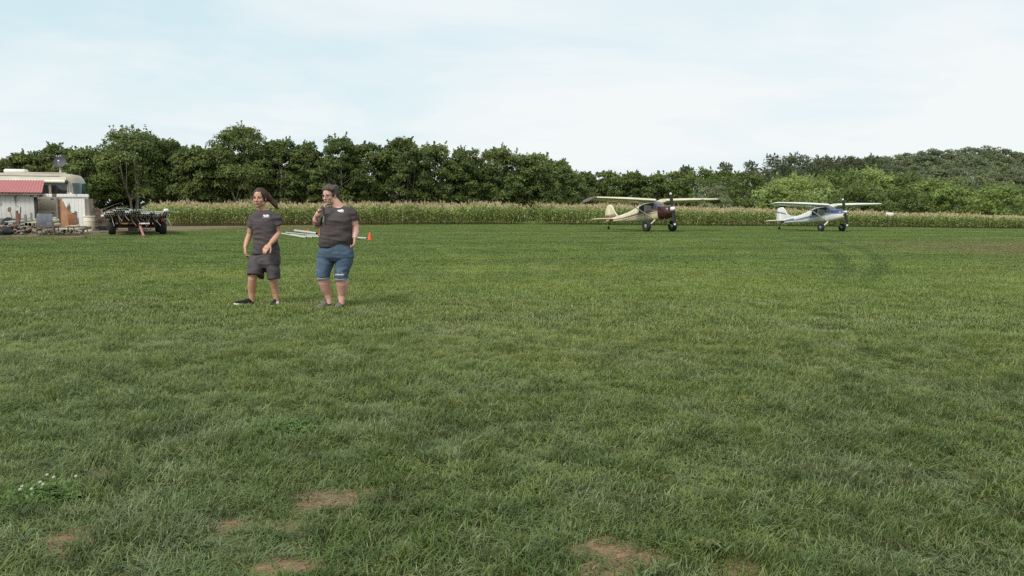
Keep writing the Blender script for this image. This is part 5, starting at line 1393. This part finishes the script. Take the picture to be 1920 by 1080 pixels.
def shoe(par,heel,d,up,L,wk,um,smt,collar=None,cm=None,sole_h=.024,hk=1.0):
    d=d.normalized(); up=(up-d*up.dot(d)).normalized(); sd=d.cross(up)
    T=[(0,.026,.050),(.08,.034,.074),(.22,.036,.086),(.36,.037,.080),(.5,.042,.064),(.68,.048,.050),(.84,.044,.040),(.95,.030,.028),(1.0,.012,.016)]
    t_=thing_part('shoe',par,(0,0,0)); m=MB(); R_=[]
    for u,w,h in T:
        h*=hk
        c=heel+d*u*L; r=[]
        for k in range(16):
            a=2*PI*k/16; zz=math.sin(a); r.append(c+sd*math.cos(a)*w*wk+up*(sole_h*.75+(h*max(zz,0)**.8 if zz>0 else zz*.004)))
        R_.append(r)
    m.rings(R_); m.build('upper',um,t_,ang=60)
    m=MB(); o=[]; 
    for u,w,h in T: o.append((u,w*1.10+.002))
    loop=[heel+d*u*L*1.03-d*.006+sd*w*wk for u,w in o]+[heel+d*u*L*1.03-d*.006-sd*w*wk for u,w in reversed(o)]
    n=len(loop); b=[p for p in loop]+[p+up*sole_h*.6+ (p-heel-d*L*.5)*.012 for p in loop]+[p+up*sole_h for p in loop]
    m.add(b,[tuple(reversed(range(n)))]+[(k*n+i,k*n+(i+1)%n,(k+1)*n+(i+1)%n,(k+1)*n+i) for k in(0,1) for i in range(n)]+[tuple(2*n+i for i in range(n))]); m.build('sole',smt,t_,ang=50)
    if collar: 
        m=MB(); c=heel+d*.17*L; m.tube([c+up*(.07*hk),c+up*collar],[(.052*wk*1.0,.040*wk),(.047*wk,.039*wk)],16,ref=d); m.build('sock',cm,t_)
    return t_
def emblem(par,shirt,J2,strokes,matl):
    """white printed mark lying on the cloth: strokes are lists of (x,y,halfwidth) in photo coordinates, dropped on the shirt's surface"""
    me=shirt.data; bv=BVHTree.FromPolygons([v.co for v in me.vertices],[p.vertices for p in me.polygons])
    m=MB()
    for st in strokes:
        pts=[]
        for x,y,hw in st:
            o,dv=J2(x,y); h=bv.ray_cast(o,dv)
            if h[0] is None: continue
            pts.append((h[0]+h[1]*.0035,hw,h[1],dv))
        for i in range(len(pts)-1):
            (a,ha,na,dv),(b,hb,nb,_)=pts[i],pts[i+1]; tn=(b-a); 
            if tn.length<1e-5: continue
            s1=tn.cross(na).normalized(); k=.0062
            m.add([a-s1*ha*k,a+s1*ha*k,b+s1*hb*k,b-s1*hb*k],[(0,1,2,3)])
    m.build('printed_mark',matl,shirt,smooth=False)

EYEW=mat('eye_white',(.34,.29,.26),.3,var=.03,bump=0); IRIS=mat('dark_iris',(.03,.022,.016),.2,var=.1,bump=0)
PRINT=mat('white_print',(.78,.78,.77),.8,var=.04,bump=0)

def setup(px0,py0,dYo=0.0):
    root=G(px0,py0); Y0=root.y
    return root,Y0,(lambda px,py,dy=0.0: P(px,py,Y0+dy)-root)
def torso(m,J,rows,skew=0.0,n=24):
    """rows: left px, right px, py, half depth, centre dy"""
    R_=[]
    for l,r,py,dp,dy in rows:
        a=J(l,py,dy);b=J(r,py,dy);c=(a+b)/2;hw=(b-a).length/2; r_=[]
        for k in range(n):
            an=2*PI*k/n; e=.86
            x=math.copysign(abs(math.cos(an))**e,math.cos(an)); y=math.copysign(abs(math.sin(an))**e,math.sin(an))
            r_.append(c+Vector((x*hw,y*dp+skew*x*hw,0)))
        R_.append(r_)
    m.rings(R_)

def man():
    root,Y0,J=setup(492,573.5)
    t_=thing('person','man with long brown hair blowing back, charcoal t-shirt and grey shorts, walking across the grass','person',root)
    s=1500/Y0
    SK=skin_mat('man_skin',(.51,.29,.20),(.53,.27,.185)); SHIRT=cloth('charcoal_tshirt',(.082,.070,.074)); SHORT=cloth('grey_shorts',(.086,.077,.081)); HAIR=mat('brown_hair',(.050,.026,.016),.65,var=.45,scale=30,stretch=(1,1,.3),bump=.5,bscale=60)
    hc=J(486.6,371.2,-.03); HM=Matrix.Translation(hc)@Matrix.Rotation(math.radians(-6),4,'Z')@Matrix.Rotation(math.radians(4),4,'X'); hs=1.07
    m=MB(); head_prims(m,HM,hs,.98)
    m.tube([HM@Vector((0,.02,-.04)),J(490,388,.0),J(494,397,.02),J(496,404,.02)],[.060,.058,.066,.10],16)
    # trunk under the clothes
    torso(m,J,[(480,514,402,.07,.01),(477,517,410,.085,0),(480,514,432,.095,0),(481,514,460,.09,0),(479,516,482,.09,0),(482,513,496,.07,0)])
    # arms
    m.tube([J(481,409,0),J(472,424,.02),J(468.3,439,.04),J(463.5,452,.01),J(459.5,465,-.05)],[.058,.052,.043,.041,.028],14)
    m.tube([J(513,409,0),J(520,423,.03),J(521.5,437,.04),J(514,449,-.07),J(505.5,458.5,-.17)],[.058,.053,.044,.043,.029],14)
    wl=J(459.5,465,-.05); dl=(J(460.5,484,-.09)-wl); hand_prims(m,wl,dl,Vector((.9,.5,0)),-1,.42,1.04)
    wr=J(505.5,458.5,-.17); dr=(J(494.5,470.5,-.27)-wr); hand_prims(m,wr,dr,Vector((-.1,1,-.45)),1,.40,1.04)
    # legs
    m.tube([J(484,486,0),J(478,502,-.06),J(474.5,517,-.10),J(473.2,522,-.10),J(472.8,534,-.06),J(472.2,548,-.03),J(471.8,560,-.03),J(472.4,570,-.02)],[.085,.078,.062,.060,.066,.054,.040,.042],16)
    m.tube([J(510,486,0),J(511.5,505,-.03),J(513,522,-.03),J(513.6,527,-.02),J(515,538,.03),J(516.8,550,.05),J(518,562,.05),J(518.3,569,.04)],[.085,.078,.060,.058,.063,.052,.038,.040],16)
    blob('body',m,SK,t_,.0055,3)
    head_parts(t_,HM,hs,mat('man_lips',(.36,.15,.11),.5,var=.08,bump=0),HAIR,IRIS)
    # t-shirt
    m=MB()
    torso(m,J,[(483,506,394.5,.062,.02),(480,510,397,.075,.015),(474.5,517,401.5,.095,.01),(473,519,405,.10,.01),(472.5,520,412,.112,0),(474.5,517.5,424,.122,-.01),(476.5,516.5,436,.118,-.01),(477.5,517.5,448,.115,-.01),(476.5,520,458,.118,-.005),(475,522.5,468,.125,0),(473.6,523.4,475.5,.13,0)],skew=.15)
    m.tube([J(481,406.5,.01),J(474.5,413,.015),J(471,425.5,.02)],[.072,.074,.071],18); m.tube([J(512,406.5,.01),J(518.5,411,.02),J(521.3,421.5,.03)],[.072,.075,.072],18)
    sh=blob('t_shirt',m,SHIRT,t_,.0065,4,wrinkle(.008,(6,6,9),.009,(5,7,13),2.0))
    # shorts
    m=MB()
    torso(m,J,[(477,520,468,.112,0),(473,522.5,477,.125,0),(469,524.2,486,.135,-.01),(467.5,524.6,494,.13,-.02),(470,523,501,.10,-.02)])
    m.tube([J(482,488,-.02),J(479,502,-.07),J(477,516.5,-.11)],[(.105,.12),(.108,.12),(.104,.115)],20,ref=(1,0,0)); m.tube([J(508,488,0),J(511.5,506,-.02),J(513.6,522.5,-.03)],[(.105,.12),(.094,.115),(.082,.105)],20,ref=(1,0,0))
    m.tube([J(487,497,.06),J(488.5,510,.03),J(489.3,520.5,-.01)],[(.03,.07),(.045,.07),(.04,.06)],14,ref=(1,0,0)); m.tube([J(497,490,.02),J(498,500,.03),J(499.5,509,.05)],[(.10,.10),(.085,.07),(.05,.045)],16,ref=(1,0,0))
    blob('shorts',m,SHORT,t_,.0065,4,wrinkle(.009,(6,6,8),.009,(7,7,11),5.0))
    m=MB(); m.tube([J(521.5,486,-.07),J(523.8,496,-.05)],.012,8); m.build('pocket',SHORT,t_)
    # hair: cap, long locks blown to the right
    m=MB(); R_=HM.to_3x3()
    m.ell(HM@(Vector((0,.026,.046))*hs),tuple(k*hs for k in(.088,.098,.090)),rot=R_,nu=28,nv=18)
    for q in(-1,1): m.ell(HM@(Vector((q*.072,.035,.015))*hs),tuple(k*hs for k in(.020,.055,.060)),rot=R_,nu=16,nv=10)
    r_=random.Random(3); a0=J(501,368,.06)
    for i in range(30):
        u=r_.random(); v=r_.random()
        s0=J(496+6*u,361+10*v,.03+.04*u); s1=J(503.5+4*u,370+5*v,.08+r_.uniform(-.02,.02)); s2=J(510+3*u,375.5+6*v,.10+r_.uniform(-.03,.03)); s3=J(516.5+4.5*r_.random(),379+10*v-3*(1-v),.11+r_.uniform(-.04,.04))
        m.tube([s0,s1,s2,s3],[.022,.024,.018,.005],8)
    for i in range(8):
        v=r_.random(); m.tube([J(504,371+3*v,.08),J(511,378+5*v,.10),J(517,383+7*v,.11),J(519+4*r_.random(),384+9*v,.12)],[.016,.014,.009,.003],6)
    blob('hair',m,HAIR,t_,.005,2,wrinkle(.003,(40,40,10),.004,(60,60,22),1.0))
    # shoes
    BK=cloth('black_canvas',(.022,.022,.024)); SOLE=mat('white_rubber_sole',(.62,.58,.46),.7,var=.1)
    heel=J(475.5,573.2,-.02); shoe(t_,heel,Vector((-.80,-.62,.13)),Vector((.10,.05,1)),.285,1.0,BK,SOLE)
    heel=J(518.2,571.2,.10); heel.z=.0; shoe(t_,heel,Vector((.06,-1,.02)),Vector((0,0,1)),.275,1.0,BK,SOLE)
    m=MB()
    for k in range(4):
        c=J(518.4,566.0+k*1.25,-.02-.022*k); m.tube([c+Vector((-.032,0,.0)),c+Vector((0,-.01,.006)),c+Vector((.032,0,0))],.0035,6)
    m.build('shoe_stripe',PRINT,t_)
    J2=lambda x,y:((Vector((0,0,CAM_H))-root),ray(x,y).normalized())
    emblem(t_,sh,J2,[[(493.6,404.6,1.3),(495,403.2,1.5),(496.5,404.6,1.6),(498,403.4,1.3),(499.3,404.9,1.6),(500.6,403.2,1.6),(502,402.6,1.2),(503,404.4,1.5),(504.8,405.6,.8)],[(494,405.4,.9),(497,405.8,1.1),(500,405.7,1.1),(503.2,406.2,.9)],[(491.8,407.6,.25),(496,407.9,.3),(500,408.0,.3),(504.5,408.0,.25)]],PRINT)
    # small dark thing in his hand: belongs to the hand's grip, stands on its own
    p=J(462.6,480.8,-.09)+root; k_=thing('car_keys','small dark object held in the right hand of the man','keys',p)
    m=MB(); m.box((0,0,0),(.022,.045,.014),ch=.004); m.box((.022,0,-.004),(.03,.010,.005)); m.build('fob',BLACKY,k_)
    return t_
man()

def woman():
    root,Y0,J=setup(630,578.6)
    t_=thing('person','woman with glasses, charcoal t-shirt and denim shorts, raising one hand to her chin','person',root)
    SK=skin_mat('woman_skin',(.58,.35,.275),(.58,.30,.24),True); SHIRT=cloth('charcoal_brown_tshirt',(.080,.067,.067)); HAIR=mat('grey_brown_hair',(.075,.056,.045),.65,var=.4,scale=14,stretch=(1,1,.3),bump=.5,bscale=60,dirt=(.20,.18,.16),dirt_amt=(.56,.76))
    DEN=mat('blue_denim',(.072,.108,.160),.9,var=.22,scale=3.5,bump=.15,bscale=300,spec=.1,dirt=(.15,.19,.24),dirt_amt=(.50,.78)); FRAY=mat('frayed_hem',(.26,.29,.32),.95,var=.3,scale=40,bump=.5)
    hc=J(617.2,366.2,-.04); HM=Matrix.Translation(hc)@Matrix.Rotation(math.radians(-22),4,'Z')@Matrix.Rotation(math.radians(9),4,'X'); hs=1.04
    m=MB(); head_prims(m,HM,hs,1.04)
    m.tube([HM@Vector((0,.02,-.035)),J(628,380,.0),J(632,387,.02),J(633,393,.02)],[.070,.072,.088,.11],18)
    m.ell(HM@Vector((0,-.035,-.105)),(.045,.05,.03),nu=16,nv=10)
    torso(m,J,[(613,652,392,.09,.02),(609,656,402,.12,0),(609,654,425,.13,-.02),(607,654,450,.13,0),(604,655,472,.13,0),(612,648,482,.10,0)])
    m.tube([J(650,402,0),J(661,412,.02),J(665.8,425,.04),J(666.6,437,.01),J(665,447.5,-.04)],[.06,.064,.056,.050,.034],16)
    m.tube([J(614,403,0),J(601,412,-.02),J(594,421.5,-.08),J(593.6,412,-.16),J(597.3,399,-.22)],[.06,.064,.056,.058,.036],16)
    wr=J(665,447.5,-.04); hand_prims(m,wr,J(663.8,466,-.06)-wr,Vector((-.75,-.1,0)),1,.62,1.0)
    wl=J(597.3,399,-.22); hand_prims(m,wl,J(603.6,385.5,-.25)-wl,Vector((.75,-.25,.35)),-1,.72,1.0,point=0)
    m.tube([J(611,482,0),J(607,505,-.04),J(606.8,521,-.06),J(608,529,-.04),J(611.5,541,0),J(615,552,.02),J(616.8,561,.02),J(617.5,570,.02)],[.10,.09,.084,.083,.078,.056,.042,.044],18)
    m.tube([J(646,482,0),J(641,505,-.03),J(640.5,523,-.05),J(641.8,531,-.03),J(642.4,543,.01),J(641,555,.02),J(640.3,565,.0),J(640.2,571,0)],[.10,.09,.086,.086,.080,.056,.043,.044],18)
    el=J(594,421.5,-.08)
    b=blob('body',m,SK,t_,.0055,3)
    me=b.data; a=me.attributes.new('ink','FLOAT','POINT'); arr=np.zeros(len(me.vertices),np.float32)
    for i,v in enumerate(me.vertices):
        q,f=__import__('mathutils').geometry.intersect_point_line(v.co,el,wl)
        if .05<f<.92 and (v.co-q).length<.075:
            n=mnoise.noise(v.co*16)+.6*mnoise.noise(v.co*38+Vector((3,1,0))); arr[i]=max(0,min(1,(n-.02)*5))*.8*(1 if v.normal.x>-.55 else .3)
    a.data.foreach_set('value',arr)
    head_parts(t_,HM,hs,mat('woman_lips',(.40,.15,.14),.45,var=.08,bump=0),mat('woman_brow',(.12,.08,.06),.8),IRIS)
    # glasses
    m=MB(); G3=lambda p:HM@(Vector(p)*hs)
    for q in(-1,1):
        loop=[G3((q*(.033+.023*math.cos(a)),-.103+.010*abs(math.cos(a))*(1 if q*math.cos(a)*q>0 else 0),.000+.016*math.sin(a))) for a in np.linspace(0,2*PI,17)]
        m.tube(loop,.0022,6,cap=False); m.tube([G3((q*.056,-.096,.004)),G3((q*.082,-.04,.006)),G3((q*.084,.012,.008))],.0024,6)
    m.tube([G3((-.010,-.103,.004)),G3((0,-.107,.006)),G3((.010,-.103,.004))],.0022,6); gl=m.build('glasses',BLACKY,t_)
    # shirt
    m=MB()
    torso(m,J,[(619,649,387.5,.075,.03),(611,656,390.5,.105,.02),(606.5,660,395,.125,.01),(605,660.5,403,.155,-.01),(604,659.5,413,.178,-.025),(603.5,658.5,422,.172,-.02),(602.5,659,431,.172,-.02),(601.5,660.5,441,.182,-.02),(600,660,451,.182,-.01),(599,658.6,458,.175,0),(599.6,657.4,462,.168,0)],skew=.12)
    m.tube([J(651,396,.01),J(659.5,402,.02),J(663.4,414,.03)],[.085,.083,.074],18); m.tube([J(616,397,.01),J(608,402,-.0),J(602.5,411,-.02)],[.085,.08,.074],18)
    sh=blob('t_shirt',m,SHIRT,t_,.0068,4,wrinkle(.009,(5,5,10),.010,(3.5,5,15),7.0))
    # denim
    m=MB(); torso(m,J,[(603,655,456,.155,0),(600,659,464,.165,0),(596.5,662.5,473,.175,.0),(595,664,481,.172,0),(600,660,489,.13,0)])
    m.tube([J(612.5,482,0),J(609,496,-.03),J(606.2,510,-.05),J(605.8,521,-.06)],[(.128,.14),(.116,.13),(.098,.115),(.090,.105)],22,ref=(1,0,0))
    m.tube([J(645.5,482,0),J(643.5,497,-.02),J(640.5,511,-.04),J(640,522.5,-.05)],[(.132,.14),(.118,.13),(.098,.115),(.092,.105)],22,ref=(1,0,0))
    jn=blob('denim_shorts',m,DEN,t_,.0068,4,wrinkle(.006,(6,6,10),.006,(7,7,14),4.0))
    for px,py,w,dy in((605.8,521.4,.0925,-.06),(640,523.0,.0945,-.05)):
        m=MB(); c=J(px,py,dy); m.tube([c+Vector((0,0,.012)),c+Vector((0,0,-.012))],[(w+.003,w*1.16),(w-.003,w*1.14)],26,ref=(1,0,0)); m.v=[tuple(Vector(v)+Vector((0,0,.004*math.sin(i*7.1)))) for i,v in enumerate(m.v)]; m.build('frayed_hem',FRAY,jn)
    bv=BVHTree.FromPolygons([v.co for v in jn.data.vertices],[p.vertices for p in jn.data.polygons])
    m=MB(); top=[];bot=[]
    for i in range(12):
        x=628.6+i*1.45
        for lst,y in((top,513.6+.5*math.sin(i*1.3)),(bot,516.2+.5*math.sin(i*1.9))):
            h=bv.ray_cast(Vector((0,0,CAM_H))-root,ray(x,y).normalized())
            if h[0] is not None: lst.append(h[0]+h[1]*.004)
    k=min(len(top),len(bot)); m.add(top[:k]+bot[:k],[(i,i+1,k+i+1,k+i) for i in range(k-1)]); m.build('knee_rip',mat('white_denim_threads',(.50,.50,.50),.95,var=.3,scale=60),jn,smooth=False)
    # hair
    m=MB(); R_=HM.to_3x3()
    m.ell(HM@(Vector((0,.030,.048))*hs),tuple(k*hs for k in(.090,.098,.094)),rot=R_,nu=28,nv=18)
    for q in(-1,1): m.ell(HM@(Vector((q*.070,.030,.020))*hs),tuple(k*hs for k in(.024,.056,.056)),rot=R_,nu=16,nv=10)
    r_=random.Random(6)
    for i in range(22):                                     # swept back fringe
        u=i/21; x=(u-.5)*.13; m.tube([G3((x,-.075+abs(x)*.35,.085-abs(x)*.3)),G3((x*1.05+.01,-.055,.124-abs(x)*.6)),G3((x*1.05+.015,.0,.140-abs(x)*.75)),G3((x*.9+.01,.07,.12))],[.010,.020,.022,.014],8)
    for i in range(8): m.ell(J(624+6*r_.random(),348.5+4*r_.random(),.04),(.03,.035,.026),nu=12,nv=8)
    for i in range(12):
        v=r_.random(); m.tube([J(629,352+4*v,.06),J(632.5+v,360,.08+.02*v),J(634+v,368,.09),J(635+2*v,376+2*v,.09)],[.018,.018,.015,.006],8)
    blob('hair',m,HAIR,t_,.005,2,wrinkle(.003,(24,24,24),.0025,(50,50,30),1.0))
    GS=mat('grey_mesh_shoe',(.135,.122,.112),.9,var=.2,scale=20,bump=.4,bscale=120); GSO=mat('dark_grey_sole',(.075,.070,.066),.85,var=.2); SOCK=cloth('black_sock',(.018,.018,.02))
    h=J(619.5,574,.08); h.z=.0; shoe(t_,h,Vector((-.50,-.86,0)),Vector((0,0,1)),.285,1.12,GS,GSO,.118,SOCK,.03,1.15)
    h=J(640.4,573,.10); h.z=.0; shoe(t_,h,Vector((-.05,-1,0)),Vector((0,0,1)),.28,1.12,GS,GSO,.118,SOCK,.03,1.15)
    J2=lambda x,y:((Vector((0,0,CAM_H))-root),ray(x,y).normalized())
    emblem(t_,sh,J2,[[(633.2,395.4,1.2),(634.6,394.4,1.5),(636,395.6,1.6),(637.6,394.3,1.4),(639,395.6,1.6),(640.2,393.6,1.4),(641.8,393.2,1.1),(643,394.9,1.5),(644.8,395.6,.9)],[(633.6,396.0,.9),(637,396.4,1.1),(640,396.2,1.1),(643.6,396.5,.9)],[(637,398.2,.25),(641,398.2,.3),(645,398.6,.25)]],PRINT)
    # grey stick in her fingers with its strap
    a=J(604.6,389.4,-.262); b_=J(614.4,380.6,-.215); o_=a+root
    d_=thing('handheld_stick','slim grey stick with a teal strap held to the chin of the woman','handheld device',o_)
    m=MB(); m.tube([Vector(),(b_-a)*.98],[.0125,.0125],14); m.tube([(b_-a)*.86,(b_-a)*1.0],[.0135,.011],14); m.build('barrel',mat('grey_metal',(.30,.31,.32),.4,metal=.4,var=.1),d_)
    m=MB(); q=J(606.6,391,-.25)-a; m.tube([q,J(607.6,399,-.24)-a,J(607.2,404,-.235)-a],[(.009,.0025)]*3,8,ref=(1,0,0)); m.build('black_strap',BLACKY,d_)
    m=MB(); m.tube([J(607.2,404,-.235)-a,J(606.6,411,-.23)-a,J(605.8,416.5,-.225)-a],[(.010,.003)]*3,8,ref=(1,0,0)); m.build('teal_strap',mat('teal_webbing',(.14,.25,.22),.8,var=.15),d_)
woman()
S.render.engine='CYCLES'
S.cycles.use_denoising=False
S.view_settings.view_transform='Standard'; S.view_settings.look='None'; S.view_settings.exposure=0
